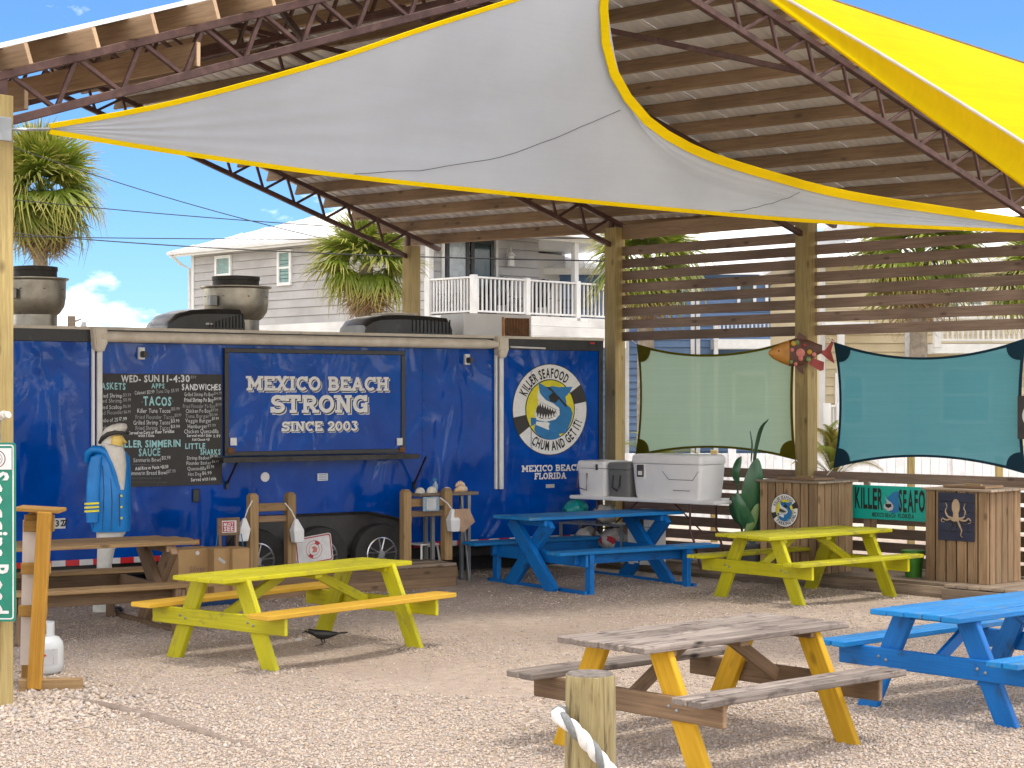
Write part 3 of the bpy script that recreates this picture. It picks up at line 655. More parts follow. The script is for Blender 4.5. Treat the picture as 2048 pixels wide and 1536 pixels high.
def wheel(x):
    t = bpy.data.objects.new('wheel', MB().lathe([(.13, -.10), (.24, -.11), (.30, -.115), (.345, -.10), (.36, -.06), (.362, 0), (.36, .06), (.345, .10), (.2, .1)], 40, axis='Y').mesh('wheel', m['rubber'], 30)); put(t, tra, TRS((x, -.03, .36)))
    rim = MB(); rim.lathe([(.205, -.118), (.192, -.122), (.186, -.10), (.186, -.03)], 40, axis='Y', cap=False); rim.lathe([(.045, -.112), (.05, -.09), (.05, -.03)], 16, axis='Y')
    for k in range(5):
        for da in (-.13, .13):
            a = k * 2 * math.pi / 5 + .3; c0, c1 = (a + da * .6), (a + da * 1.5)
            rim.tube([(.04 * math.cos(c0), -.10, .04 * math.sin(c0)), (.19 * math.cos(c1), -.108, .19 * math.sin(c1))], .011, 6)
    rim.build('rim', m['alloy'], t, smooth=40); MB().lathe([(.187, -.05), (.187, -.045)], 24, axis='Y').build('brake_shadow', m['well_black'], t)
for px in (513, 640, 760): wheel(tr(px, 1108, .1)[0])
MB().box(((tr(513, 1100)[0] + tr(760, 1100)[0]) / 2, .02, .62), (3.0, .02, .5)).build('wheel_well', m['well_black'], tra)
# serving hatch with frame, shelf and brackets
def quad_px(x0, y0, x1, y1, off=0.0):
    a = tr(x0, y0, off); b = tr(x1, y0, off); c = tr(x1, y1, off); d = tr(x0, y1, off); return min(a[0], d[0]), max(b[0], c[0]), min(c[1], d[1]), max(a[1], b[1])
hx0, hx1 = tr(446, 800)[0], tr(806, 800)[0]; hz1, hz0 = tr(620, 700)[1], tr(620, 908)[1]
hatch = MB().box(((hx0 + hx1) / 2, -.02, (hz0 + hz1) / 2), (hx1 - hx0 - .1, .03, hz1 - hz0 - .08)).build('serving_hatch', m['trailer_blue'], tra)
fr = MB()
for c, d in ((((hx0 + hx1) / 2, hz1 - .02), (hx1 - hx0, .05)), (((hx0 + hx1) / 2, hz0 + .02), (hx1 - hx0, .05))): fr.box((c[0], -.03, c[1]), (d[0], .05, d[1]))
for x in (hx0 + .025, hx1 - .025): fr.box((x, -.03, (hz0 + hz1) / 2), (.05, .05, hz1 - hz0 - .09))
fr.build('hatch_frame', m['black_trim'], hatch, bev=.004)
for px in (463, 795):
    x, z = tr(px, 883); MB().box((x, -.05, z + .0), (.075, .012, .085)).build('sticker', m['white_metal'], hatch); MB().box((x + (-.03 if px < 600 else .03), -.055, z - .10), (.08, .03, .07)).build('latch', m['rust'], hatch, bev=.008)
shelf_z = tr(640, 914, .2)[1]
sx0, sx1 = tr(444, 914, .3)[0], tr(836, 914, .3)[0]
shf = MB().box(((sx0 + sx1) / 2, -.17, shelf_z), (sx1 - sx0, .32, .03)).build('serving_shelf', m['black_trim'], tra, bev=.004)
MB().box(((sx0 + sx1) / 2, -.335, shelf_z - .01), (sx1 - sx0, .012, .055)).build('shelf_lip', m['galv_dark'], shf)
for px in (452, 826):
    x, z = tr(px, 967); MB().tube([(x, -.03, z), (x, -.30, shelf_z - .02)], .014, 6).build('bracket', m['black_trim'], shf); MB().box((x, -.02, z - .02), (.03, .04, .09)).build('bracket_foot', m['black_trim'], shf)
# big slab lettering
def tfn(off): return lambda x, z, q=0.0: (x, -off - q, z)
def lettering(text, px0, px1, pyb, pyt, parent, off, wt=.21, layers=True):
    (xa, z0), (xb, _), (_, z1) = tr(px0, pyb), tr(px1, pyb), tr(px0, pyt); h = z1 - z0
    wid = lambda t: sum(SL[c][0] + .03 for c in t); words = text.split(); tot = sum(map(wid, words)) + .45 * (len(words) - 1); x = xa
    for wd in words:
        ww = (xb - xa) * wid(wd) / tot
        if layers:
            slab_text(MB(), wd, x, z0, h, ww, tfn(off), wt + .02, .022 * h / .25 + .006, -.02 * h / .25 - .006).build('letter_outline', m['letter_white'], parent)
            slab_text(MB(), wd, x, z0, h, ww, tfn(off + .002), wt + .035, .010 * h / .25 + .004, -.009 * h / .25 - .004).build('letter_shadow', m['letter_shadow'], parent)
        slab_text(MB(), wd, x, z0, h, ww, tfn(off + .004), wt).build('lettering', m['letter_white'], parent); x += ww + (xb - xa) * .45 / tot
lettering('MEXICO BEACH', 490, 775, 781, 752, hatch, .038); lettering('STRONG', 538, 733, 826, 790, hatch, .038); lettering('SINCE 2003', 560, 713, 863, 843, hatch, .038)
lettering('MEXICO BEACH', 1043, 1163, 944, 931, body, .003, layers=False); lettering('FLORIDA', 1068, 1132, 959, 946, body, .003, layers=False)
# chalk menu
bx0, bx1 = tr(200, 850)[0], tr(443, 850)[0]; bz1, bz0 = tr(320, 748)[1], tr(320, 972)[1]
board = MB().box(((bx0 + bx1) / 2, -.012, (bz0 + bz1) / 2), (bx1 - bx0, .016, bz1 - bz0)).build('menu_board', m['board_black'], tra)
def chalk(cx0, cyb, ch, cx1, text, col, wt='n', slant=.0):
    px0, px1, pyb, pyt = 180 + cx0 / 5.907, 180 + cx1 / 5.907, 730 + cyb / 5.907, 730 + (cyb - ch) / 5.907
    (xa, z0), (xb, _), (_, z1) = tr(px0, pyb), tr(px1, pyb), tr(px0, pyt)
    text_mesh(MB(), text, xa, z0, z1 - z0, xb - xa, wt, .05, lambda x, z: (x, -.0225, z), slant).build('chalk_line', m['chalk_' + col], board)
for row in [(358, 200, 78, 590, 'WED-', 'white', 'b'), (630, 200, 78, 810, 'SUN', 'white', 'b'), (845, 200, 78, 862, '1', 'white', 'b'), (895, 200, 78, 912, '1', 'white', 'b'), (930, 200, 78, 1170, '-4:30', 'white', 'b'), (1182, 158, 30, 1246, 'EST', 'dim'), (122, 288, 75, 410, 'ASKETS', 'teal', 'b'), (715, 275, 55, 870, 'APPS', 'teal', 'b'), (1076, 296, 68, 1535, 'SANDWICHES', 'white', 'b'),
  (122, 385, 48, 370, 'ried Shrimp', 'white'), (380, 372, 38, 474, '$13.99', 'dim'), (115, 445, 46, 370, 'lled Shrimp', 'dim'), (385, 430, 36, 474, '$15.99', 'dim'), (115, 520, 46, 366, 'ried Scallop', 'white'), (380, 505, 36, 470, '$16.99', 'dim'), (112, 590, 46, 384, 'ied Flounder', 'dim', 'n', .04), (392, 572, 36, 470, '$16.99', 'dim'),
  (110, 680, 46, 320, 'ombo of 2$', 'white', 'n', .06), (335, 655, 40, 425, '17.99', 'white'), (108, 765, 46, 320, 'ombo of 3$', 'dim', 'n', .06), (108, 840, 44, 190, 'alad', 'dim'),
  (518, 350, 42, 750, 'Calamari $13.99', 'white', 'n', .06), (770, 335, 42, 1040, 'Tuna Dip $11.99', 'dim', 'n', .06), (622, 478, 100, 950, 'TACOS', 'teal', 'b'), (600, 440, 40, 612, '.', 'teal'), (962, 430, 40, 974, '.', 'teal'),
  (550, 565, 50, 940, 'Killer Tuna Tacos', 'white'), (950, 535, 36, 1050, '$13.99', 'dim'), (530, 640, 50, 985, 'Fried Flounder Tacos', 'dim'), (990, 610, 36, 1068, '$13.99', 'dim'), (503, 705, 50, 935, 'Grilled Shrimp Tacos', 'white'), (945, 680, 38, 1045, '$13.99', 'white'), (530, 770, 50, 935, 'Fried Shrimp Tacos', 'dim'), (945, 745, 38, 1050, '$13.99', 'white'),
  (450, 822, 36, 985, 'Served on Corn or Flour Tortillas', 'white', 'b', .03), (560, 850, 30, 750, 'with 1 Side', 'white', 'b'), (300, 975, 80, 1060, 'KILLER SIMMERIN', 'teal', 'b'), (565, 1074, 85, 820, 'SAUCE', 'teal', 'b'),
  (503, 1148, 48, 825, 'Simmerin Bowl', 'white'), (838, 1118, 42, 940, '$15.99', 'white'), (525, 1242, 38, 915, 'Add Rice or Pasta +$1.50', 'white', 'b', .04), (478, 1302, 48, 900, 'immerin Bread Bowl', 'white'), (905, 1275, 42, 1000, '$17.99', 'dim'),
  (1105, 368, 44, 1450, 'Grilled Shrimp Po Boy', 'white'), (1455, 350, 34, 1545, '$14.99', 'dim'), (1103, 435, 46, 1450, 'Fried Shrimp Po Boy', 'white', 'b'), (1455, 415, 34, 1540, '$14.99', 'white'), (1088, 508, 46, 1470, 'Fried Flounder Po Boy', 'dim'), (1475, 485, 34, 1545, '$14.99', 'dim'), (1122, 565, 46, 1415, 'Chicken Po Boy', 'white'), (1420, 550, 34, 1502, '$9.99', 'dim'), (1118, 625, 44, 1400, 'Tuna Burger', 'dim'), (1405, 605, 34, 1495, '$13.99', 'dim'), (1118, 680, 46, 1425, 'Veggie Burger', 'white'), (1430, 650, 34, 1510, '$9.99', 'white'), (1145, 748, 46, 1375, 'Hamburger', 'white'), (1380, 730, 34, 1475, '$9.99', 'dim'), (1102, 808, 48, 1508, 'Chicken Quesadilla', 'white'), (1135, 850, 32, 1425, 'Served with 1 Side', 'white', 'b'), (1445, 858, 36, 1530, '9.99', 'white'), (1195, 895, 30, 1400, 'Add Cheese +$1', 'white', 'b'),
  (1115, 990, 62, 1350, 'LITTLE', 'teal', 'b'), (1295, 1060, 62, 1530, 'SHARKS', 'teal', 'b'), (1135, 1120, 42, 1400, 'Shrimp Basket', 'white'), (1410, 1098, 36, 1495, '$8.99', 'white'), (1130, 1180, 42, 1420, 'Flounder Basket', 'white'), (1432, 1155, 36, 1512, '$8.99', 'white'), (1140, 1245, 42, 1360, 'Quesadilla', 'white'), (1368, 1222, 36, 1455, '$5.99', 'white'), (1150, 1310, 42, 1305, 'Hot Dog', 'white'), (1315, 1295, 38, 1425, '$6.99', 'white'), (1183, 1375, 38, 1480, 'Served with 1 side', 'white', 'b', .03)]: chalk(*row)
for cx0, cx1, cy, ch in ((495, 830, 1176, 20), (480, 830, 1338, 22), (478, 895, 1384, 22)):      # lines too faint to read
    pts = []
    for i in range(60):
        xx, zz = tr(180 + (cx0 + (cx1 - cx0) * i / 59) / 5.907, 730 + (cy + (ch / 2 if i % 2 else -ch / 2) * random.uniform(.4, 1)) / 5.907); pts.append((xx, -.0222, zz))
    MB().tube(pts, .0016, 3).build('chalk_scrawl', m['chalk_dim'], board)
# round emblem (unit disc coordinates, radius r)
def emblem(parent, fn, r, words, small=False):
    def F_(off): return lambda x, y: fn(x * r, y * r, off)
    def disc(rad, off, mat, name, a0=0, a1=360, rin=0.0):
        n = 48; pts = [(rad * math.sin(R(a0 + (a1 - a0) * i / n)), rad * math.cos(R(a0 + (a1 - a0) * i / n))) for i in range(n + 1)]
        mb = MB()
        if rin: q = [(rin * math.sin(R(a0 + (a1 - a0) * i / n)), rin * math.cos(R(a0 + (a1 - a0) * i / n))) for i in range(n + 1)]; mb.add([F_(off)(*p) for p in pts + q], [(i, i + 1, n + 2 + i, n + 1 + i) for i in range(n)])
        else: mb.add([F_(off)(*p) for p in pts[:-1]], [tuple(range(n))])
        return mb.build(name, m[mat], parent)
    disc(1.02, .001, 'ink', 'emblem_rim'); disc(1.0, .003, 'letter_white', 'emblem_ring'); disc(1.0, .005, 'board_black', 'emblem_band', 56, 80, .66); disc(1.0, .005, 'board_black', 'emblem_band', 236, 260, .66)
    disc(.675, .006, 'ink', 'emblem_line'); disc(.65, .008, 'ink_yellow', 'emblem_disc')
    for txt, a0, a1, ins in words: arc_text(MB(), txt, .71, .2, a0, a1, F_(.008), ins).build('emblem_lettering', m['ink'], parent)
    def poly(pts, mat, off, name):
        q = [((x - 548) / 380, (655 - y) / 495) for x, y in pts]; MB().add([F_(off)(x, y) for x, y in q], [tuple(range(len(q)))]).build(name, m[mat], parent)
    poly([(425, 362), (450, 372), (520, 415), (560, 396), (640, 410), (690, 405), (780, 403), (748, 465), (722, 500), (704, 512), (718, 600), (760, 640), (780, 700), (765, 780), (725, 880), (690, 915), (640, 925), (650, 960), (600, 985), (540, 990), (470, 970), (400, 910), (380, 870), (395, 815), (350, 838), (345, 742), (395, 745), (430, 700), (500, 640), (520, 600), (440, 470)], 'ink_blue', .010, 'shark_body')
    poly([(424, 430), (440, 480), (500, 550), (580, 590), (640, 640), (645, 710), (600, 765), (500, 790), (405, 768), (383, 700), (410, 625), (432, 575), (414, 520)], 'letter_white', .012, 'shark_jaw')
    poly([(440, 570), (520, 610), (618, 660), (605, 725), (540, 757), (450, 757), (393, 715), (405, 640)], 'board_black', .014, 'shark_mouth')
    teeth = MB()
    for i in range(8):
        f = i / 7; x, y = 428 + f * 180, 560 + f * 95
        for q in ([(x - 12, y), (x + 14, y + 14), (x + 2, y + 62 - 22 * f)], [(400 + f * 195 - 12, 722 + 34 * math.sin(f * 3.1)), (400 + f * 195 + 14, 722 + 34 * math.sin(f * 3.1)), (400 + f * 195 + 3, 680 + 22 * math.sin(f * 3.1))]): teeth.add([F_(.016 + i * 1e-4)((a - 548) / 380, (655 - b) / 495) for a, b in q], [(0, 1, 2)])
    teeth.build('shark_teeth', m['letter_white'], parent)
    poly([(402, 785), (520, 795), (560, 815), (530, 880), (400, 822)], 'letter_white', .012, 'shark_belly')
    poly([(528, 510), (570, 470), (648, 520), (602, 582), (545, 562)], 'ink', .014, 'sunglasses'); poly([(500, 405), (545, 410), (720, 610), (712, 632), (560, 455)], 'ink', .013, 'sunglasses_strap')
    poly([(540, 810), (600, 800), (660, 840), (610, 900), (560, 905), (528, 850)], 'ink_blue', .0145, 'shark_fin')
(exx, ezz) = tr(1100, 819); er = (tr(1100, 729)[1] - tr(1100, 909)[1]) / 2
emblem(body, lambda x, z, o: (exx + x, -.003 - o * .5, ezz + z), er, [('KILLER SEAFOOD', -66, 36, False), ('CHUM AND GET IT!', 215, 108, True)])
# awning roller, arms
ax0, ax1 = tr(192, 690, .1)[0], tr(998, 690, .1)[0]; az = tr(600, 681, .1)[1]
aw = MB().lathe([(.03, ax0), (.058, ax0 + .05), (.06, ax0 + .1), (.06, ax1 - .2), (.05, ax1 - .1), (.03, ax1)], 18, (0, -.09, az), axis='X').build('awning_roll', m['awning_cream'], tra, smooth=40)
for px, zb in ((192, 1012), (995, 982)):
    x = tr(px, 800)[0]; zl = tr(px, zb)[1]
    cap = MB().prism([(-.08, .10), (.08, .10), (.085, -.06), (.04, -.17), (-.055, -.15)], lambda a, b, d: (x + a, -.14 + d, az + b), .14).build('awning_end_cap', m['awning_cream'], aw, bev=.015)
    for dx, wd in ((-.045, .03), (.02, .055)): MB().box((x + dx, -.05 if wd > .04 else -.03, (az + zl) / 2 - .05), (wd, .045, az - zl - .15)).build('awning_arm', m['white_metal'], aw, bev=.006)
MB().tube([(tr(1016, 690)[0], -.05, tr(1016, 694)[1]), (tr(1086, 697)[0], -.05, tr(1086, 697)[1])], .012, 6).build('awning_rod', m['white_metal'], aw)
for px, py in ((281, 707), (932, 719)):
    x, z = tr(px, py); o = MB().box((x, -.02, z), (.07, .035, .13)).build('flood_light', m['white_metal'], tra); MB().box((x + .01, -.07, z - .01), (.06, .09, .07)).build('lamp_head', m['black_plastic'], o, bev=.01)
x, z = tr(391, 991); MB().box((x, -.02, z), (.075, .03, .15)).build('door_latch', m['black_plastic'], tra, bev=.008)
x, z = tr(530, 954); MB().lathe([(.055, -.004), (.055, .0)], 20, (x, 0, z), axis='Y').build('round_sticker', m['white_metal'], tra)
x, z = tr(645, 954); MB().box((x, -.003, z), (.135, .005, .085)).build('sticker', m['letter_white'], tra)
for k in range(3): MB().box((x, -.007, z + .025 - .025 * k), (.10, .003, .008)).build('sticker_line', m['ink_blue'], tra)
x, z = tr(389, 1084); MB().box((x, -.02, z), (.10, .03, .06)).build('marker_light', m['amber'], tra, bev=.008)
x, z = tr(112, 1047); o = MB().box((x, -.006, z), (.2, .008, .11)).build('number_plate', m['reflect_white'], tra); [text_mesh(MB(), c, x + dx, z - .03, .065, None, 'b', fn=lambda a, b: (a, -.012, b)).build('plate_number', m['ink'], o) for c, dx in (('3', -.01), ('2', .045), ('7', .075))]
x, z = tr(1144, 690); MB().box((X1 - .18, -.03, ZT - .02), (.07, .012, .02)).build('clearance_light', m['red'], tra)
x, z = tr(1100, 972); MB().box((x, -.003, z), (.13, .004, .045)).build('sticker', m['label_gray'], tra)
# roof: two up-blast fans, two black air conditioners, one old boxed unit
def roofpx(px, py, dep): o = TO + TNv * dep; return vplane(px, py, (o.x, o.y), (TD.x, TD.y))
def fan(label, px, rim_px, ytop, yrim, ybot, dep):
    s0, _ = roofpx(px - rim_px / 2, yrim, dep); s1, _ = roofpx(px + rim_px / 2, yrim, dep); x = (s0 + s1) / 2; r_ = (s1 - s0) / 2 / 1.05
    zr = roofpx(px, yrim, dep)[1]; zt = roofpx(px, ytop, dep)[1]; z0 = ZT + .045; zb = roofpx(px, ybot, dep)[1]
    p = TO + TD * x + TNv * dep
    t = thing('exhaust_fan', label, 'exhaust fan', (p.x, p.y, z0), TA, 'fans on the trailer roof')
    MB().lathe([(r_ * .66, 0), (r_ * .66, zb - z0), (r_ * .74, zb - z0 + .02), (r_ * .88, zb - z0 + .1), (r_ * .92, zb - z0 + .2), (r_ * .93, zr - z0 - .02), (r_ * 1.02, zr - z0), (r_ * 1.02, zr - z0 + .012), (r_ * .7, zr - z0 + .02)], 40).build('bowl', m['galv'], t, smooth=35)
    MB().lathe([(r_ * .66, zr - z0 + .0), (r_ * .66, zt - z0 - .05), (r_ * .68, zt - z0 - .045), (r_ * .68, zt - z0), (r_ * .1, zt - z0 + .02)], 40).build('motor_cap', m['galv_dark'], t, smooth=35)
    for k in range(8):
        a = k * .785 - 2.4; MB().lathe([(.012, 0), (.012, .008)], 8, (r_ * .93 * math.cos(a), r_ * .93 * math.sin(a), zr - z0 - .12)).build('bolt', m['galv_dark'], t)
    MB().box((-r_ * .95, -.2, zb - z0 + .22), (.09, .09, .12)).build('switch_box', m['gray_steel'], t, bev=.006)
fan('dull metal exhaust fan at the left end of the trailer roof beside the post', 70, 132, 534, 559, 630, 1.1)
fan('dull metal exhaust fan behind the left black rooftop air conditioner', 471, 134, 554, 576, 641, 1.3)
def roof_ac(label, px0, px1, ytop, dep, style):
    s0, s1 = roofpx(px0, 670, dep + .3)[0], roofpx(px1, 670, dep + .3)[0]; zt = roofpx((px0 + px1) / 2, ytop, dep + .3)[1]; h = zt - ZT - .05; Lx = s1 - s0
    p = TO + TD * (s0 + s1) / 2 + TNv * (dep + .38)
    t = thing('rooftop_air_conditioner', label, 'air conditioner', (p.x, p.y, ZT + .047), TA, 'air conditioners on the trailer roof')
    prof = [(-.5, .08), (-.47, .38), (-.36, .72), (-.2, .92), (0, .98), (.25, 1.0), (.44, 1.0), (.48, .9), (.5, .5), (.5, .06)] if style == 0 else [(-.5, .12), (-.49, .45), (-.43, .75), (-.33, .92), (-.1, 1.0), (.2, .98), (.44, .9), (.48, .7), (.5, .4), (.48, .08)]
    rings = []
    for x, z in prof:
        hw = .36 if abs(x) < .45 else .32
        rings.append([(x * Lx, y, zz) for y, zz in ((-hw, 0), (-hw, z * h * .75), (-hw * .86, z * h * .97), (-hw * .5, z * h * 1.0), (0, z * h * 1.02), (hw * .5, z * h), (hw * .86, z * h * .97), (hw, z * h * .75), (hw, 0))])
    MB().loft(rings).build('shroud', m['black_plastic'], t, smooth=35)
    for k in range(11):
        x = (.02 + .43 * k / 10) * Lx; zt_ = h * (.34 + .45 * k / 10) if style == 0 else h * .78
        MB().box((x, -.362, (h * .14 + zt_) / 2), (.012, .016, zt_ - h * .14)).build('vent_slot', m['well_black'], t)
    if style == 0: MB().box((.02 * Lx, -.3645, h * .3), (.10, .006, .02)).build('name_badge', m['label_gray'], t)
    else: MB().box((-.02, 0, h + .012), (Lx * .36, .4, .03)).build('lid', m['awning_cream'], t, bev=.01)
roof_ac('glossy black streamlined rooftop air conditioner above the chalk menu', 317, 472, 617, .35, 0)
roof_ac('matt black boxy rooftop air conditioner right of the serving hatch', 710, 884, 630, .35, 1)
s0, s1 = roofpx(927, 680, .5)[0], roofpx(1003, 680, .5)[0]; zt = roofpx(1003, 628, .5)[1]
s2 = roofpx(1065, 680, .5)[0]; p = TO + TD * s0 + TNv * .5
t = thing('boxed_air_conditioner', 'old white boxed air conditioner with rusty brown grille on the trailer roof', 'air conditioner', (p.x, p.y, ZT + .047), TA)
hh = zt - ZT - .047; Lb = s2 - s0; xg = s1 - s0
MB().prism([(0, 0), (xg, 0), (Lb, .02), (Lb, .55), (0, .55)], lambda a, b, d: (a, b, d), hh).build('case', m['white_plastic'], t, bev=.008)
g = MB().box(((xg + Lb) / 2, .005, hh * .46), (Lb - xg - .1, .02, hh * .76)).build('grille', m['rust'], t)
for k in range(9): MB().box((xg + .06 + (Lb - xg - .12) * k / 8, -.008, hh * .46), (.008, .012, hh * .74)).build('grille_bar', m['wood_brown'], g)
MB().box((xg + .02, -.004, hh * .45), (.03, .012, hh * .85)).build('rust_edge', m['fish_gold'], g)

# ================================================================== PICNIC TABLES
BOLT = MB().lathe([(.012, -.004), (.012, .002), (.008, .006), (.001, .007)], 8).mesh('bolt', m['gray_steel'], 40)
def a_table(label, cx, cy, yaw, Lt, Wt, mt_top, mt_leg, mt_bench, mt_beam=None, nb=5, gap=.006, bw=.24, brace=None, seat_half=.83):
    t = thing('picnic_table', label, 'picnic table', (cx, cy, 0), yaw, 'picnic tables in the yard'); mt_beam = mt_beam or mt_leg; brace = brace or mt_beam
    pw = (Wt - gap * (nb - 1)) / nb; zt = .75
    for i in range(nb):
        y = -Wt / 2 + pw / 2 + i * (pw + gap); e = random.uniform(-.012, .012)
        beam('top_board', (-Lt / 2 + e, y, zt - .019), (Lt / 2 + e, y, zt - .019), pw, .038, mt_top, t, jit=.0035)
    for sx in (-1, 1):
        x = sx * (Lt / 2 - .30)
        beam('cleat', (x, -Wt / 2 + .04, zt - .06), (x, Wt / 2 - .04, zt - .06), .06, .04, mt_beam, t)
        for sy in (-1, 1): beam('leg', (x + sx * .035, sy * .60, -.02), (x + sx * .035, sy * .255, zt - .045), .155, .052, mt_leg, t, up=(1, 0, 0))
        x2 = x + sx * .075
        beam('seat_beam', (x2, -seat_half + .03, .385), (x2, seat_half - .03, .385), .038, .14, mt_beam, t)
        beam('brace', (x2 - sx * .05, 0, .40), (sx * .18, 0, zt - .05), .085, .036, brace, t, up=(0, 1, 0))
    for sx in (-1, 1):
        for sy in (-1, 1):
            for db in (-.032, .032):
                for zz, yy in ((.385, .41),): put(bpy.data.objects.new('bolt', BOLT), t, TRS((sx * (Lt / 2 - .30 + .0965), sy * yy + db, zz + db * .3), (0, R(90) * sx, 0)))
    beam('center_cleat', (0, -Wt / 2 + .05, zt - .058), (0, Wt / 2 - .05, zt - .058), .085, .036, mt_beam, t)
    for sy in (-1, 1):
        for k in range(1 if mt_bench.name == 'bench_yellow' else 2):
            w_ = bw if mt_bench.name == 'bench_yellow' else bw / 2 - .006
            y = sy * (seat_half - bw / 2) + (0 if mt_bench.name == 'bench_yellow' else (k - .5) * (bw / 2 + .006))
            beam('bench_board', (-Lt / 2, y, .475), (Lt / 2, y, .475), w_, .04, mt_bench, t, jit=.003)
    return t
def x_table(label, cx, cy, yaw, Lt, Wt, mt_top, mt, mt_bench=None, zt=.85, nb=5, seat=.98):
    t = thing('picnic_table', label, 'picnic table', (cx, cy, 0), yaw, 'picnic tables in the yard'); pw = (Wt - .006 * (nb - 1)) / nb; mt_bench = mt_bench or mt
    for i in range(nb):
        y = -Wt / 2 + pw / 2 + i * (pw + .006); e = random.uniform(-.012, .012) - (.14 if i == nb - 1 else 0)
        beam('top_board', (-Lt / 2, y, zt - .019), (Lt / 2 + e, y, zt - .019), pw, .038, mt_top, t, jit=.0035)
    sh = .50
    for sx in (-1, 1):
        x = sx * (Lt / 2 - .28)
        beam('cleat', (x, -Wt / 2 + .05, zt - .075), (x, Wt / 2 - .05, zt - .075), .07, .07, mt, t)
        for k, sy in enumerate((-1, 1)): beam('leg', (x + (k - .5) * .072, sy * .50, .0), (x + (k - .5) * .072, -sy * .33, zt - .06), .175, .07, mt, t, up=(1, 0, 0))
        beam('seat_beam', (x - sx * .095, -seat + .02, sh - .115), (x - sx * .095, seat - .02, sh - .115), .038, .14, mt, t)
        for sy in (-1, 1): beam('bench_post', (x - sx * .15, sy * (seat - .05), -.01), (x - sx * .15, sy * (seat - .05), sh - .04), .10, .06, mt, t, up=(1, 0, 0))
        beam('skid', (x - sx * .06, -seat, .03), (x - sx * .06, seat, .03), .045, .05, mt, t)
    for sy in (-1, 1):
        beam('bench_apron', (-Lt / 2 + .3, sy * (seat - .16), sh - .10), (Lt / 2 - .3, sy * (seat - .16), sh - .10), .036, .12, mt, t)
        for k in range(2): beam('bench_board', (-Lt / 2 - .02, sy * (seat - .12) + (k - .5) * .135, sh - .02), (Lt / 2 + .02, sy * (seat - .12) + (k - .5) * .135, sh - .02), .13, .038, mt_bench, t, jit=.003)
    return t
a_table('lime yellow picnic table with orange benches and a black bird beneath', -1.84, 15.86, .89, 2.26, .62, m['paint_yellow'], m['paint_yellow'], m['bench_yellow'], nb=4)
a_table('weathered grey topped picnic table with orange yellow legs behind the rope post', 1.223, 11.63, .729, 1.9, .74, m['wood_gray'], m['wood_legs'], m['wood_gray'], m['wood_brown'], nb=4, gap=.017, brace=m['wood_brown'])
a_table('fully yellow worn picnic table in front of the wooden bins', 3.21, 20.25, .684, 2.0, .78, m['paint_yellow_worn'], m['paint_yellow'], m['paint_yellow_worn'], nb=5)
cB = ray(1913, 1236, F * 1.45 / (1236 - HZ)); ub = Vector((math.cos(.71), math.sin(.71), 0)); nb_ = Vector((-ub.y, ub.x, 0)); cc = cB + ub * .98 + nb_ * .36
a_table('bright blue A-frame picnic table cut off at the right edge', cc.x, cc.y, .71, 1.96, .73, m['paint_blue_worn'], m['paint_blue'], m['paint_blue_worn'], nb=5)
cB = ray(1059.5, 1036, F * 1.35 / (1036 - HZ)); ub = Vector((math.cos(.60), math.sin(.60), 0)); nb_ = Vector((-ub.y, ub.x, 0)); cc = cB + ub * 1.12 + nb_ * .36
x_table('bright blue X-frame picnic table in front of the cooler table', cc.x, cc.y, .60, 2.26, .74, m['paint_blue_worn'], m['paint_blue'], m['paint_blue_worn'])
cB = ray(398, 1080, F * 1.35 / (1080 - HZ)); ub = Vector((math.cos(.54), math.sin(.54), 0)); nb_ = Vector((-ub.y, ub.x, 0)); cc = cB - ub * 1.15 + nb_ * .38
x_table('unpainted brown X-frame picnic table beside the sailor statue', cc.x, cc.y, .54, 2.3, .78, m['wood_tan'], m['wood_brown'], m['wood_tan'], nb=4)

# ================================================================== FOREGROUND LOG WITH ROPE
gl_ = ray(1178, 1336, 8.62); yl = 8.62; zl = H - (1352 - HZ) / F * yl; rl = 50 / F * yl
gx = (1180 - 1024) / F * yl
lg = thing('rope_post', 'short round log post with white rope in the foreground', 'post', (gx, yl, 0))
rings = []
for k in range(14):
    z = -.03 + (zl + .03) * k / 13; rr = rl * (1.06 - .07 * k / 13)
    rings.append([((rr * (1 + .018 * math.sin(5 * a + k * .13) + .012 * math.sin(11 * a + 1))) * math.cos(a), (rr * (1 + .018 * math.sin(5 * a + k * .13) + .012 * math.sin(11 * a + 1))) * math.sin(a), z) for a in [2 * math.pi * q / 28 for q in range(28)]])
rr = rl * .97; rings.append([(rr * math.cos(a), rr * math.sin(a), zl + .008) for a in [2 * math.pi * q / 28 for q in range(28)]])
me = MB().loft(rings).mesh('log', m['wood_post'], 40)
wood('log_wood', (.46, .43, .24), (.24, .20, .10), 9, 1.0, knots=.5, vary=.03); me.materials[0] = m['wood_post']
t_ = NT('log_bark'); v_ = t_.coords((26, 26, 2.2)); g_ = t_.noise(v_, 1.2, 7, .62, .8)
t_.base(t_.ramp(g_, [(.34, (.075, .05, .026)), (.45, (.25, .195, .085)), (.7, (.37, .31, .155))])).rough(.8); t_.bump(g_, .5, .01); t_.done('log_bark'); me.materials[0] = m['log_bark']
put(bpy.data.objects.new('log', me), lg)
MB().lathe([(rl * .955, zl + .006), (rl * .90, zl + .016), (rl * .5, zl + .012), (.004, zl + .013)], 28).build('cut_end', m['cut_log'], lg, smooth=30)
rp_ = thing('mooring_rope', 'thick twisted white rope with grey strand on the foreground log post', 'rope', (gx - rl, yl - rl, zl - .25))
path = [ray(x, y, d) for x, y, d in [(1150, 1428, 8.62), (1122, 1424, 8.58), (1116, 1432, 8.5), (1135, 1446, 8.45), (1160, 1470, 8.44), (1190, 1505, 8.45), (1222, 1545, 8.46), (1262, 1600, 8.5), (1320, 1680, 8.5)]]
cp_ = curve(path, 70)
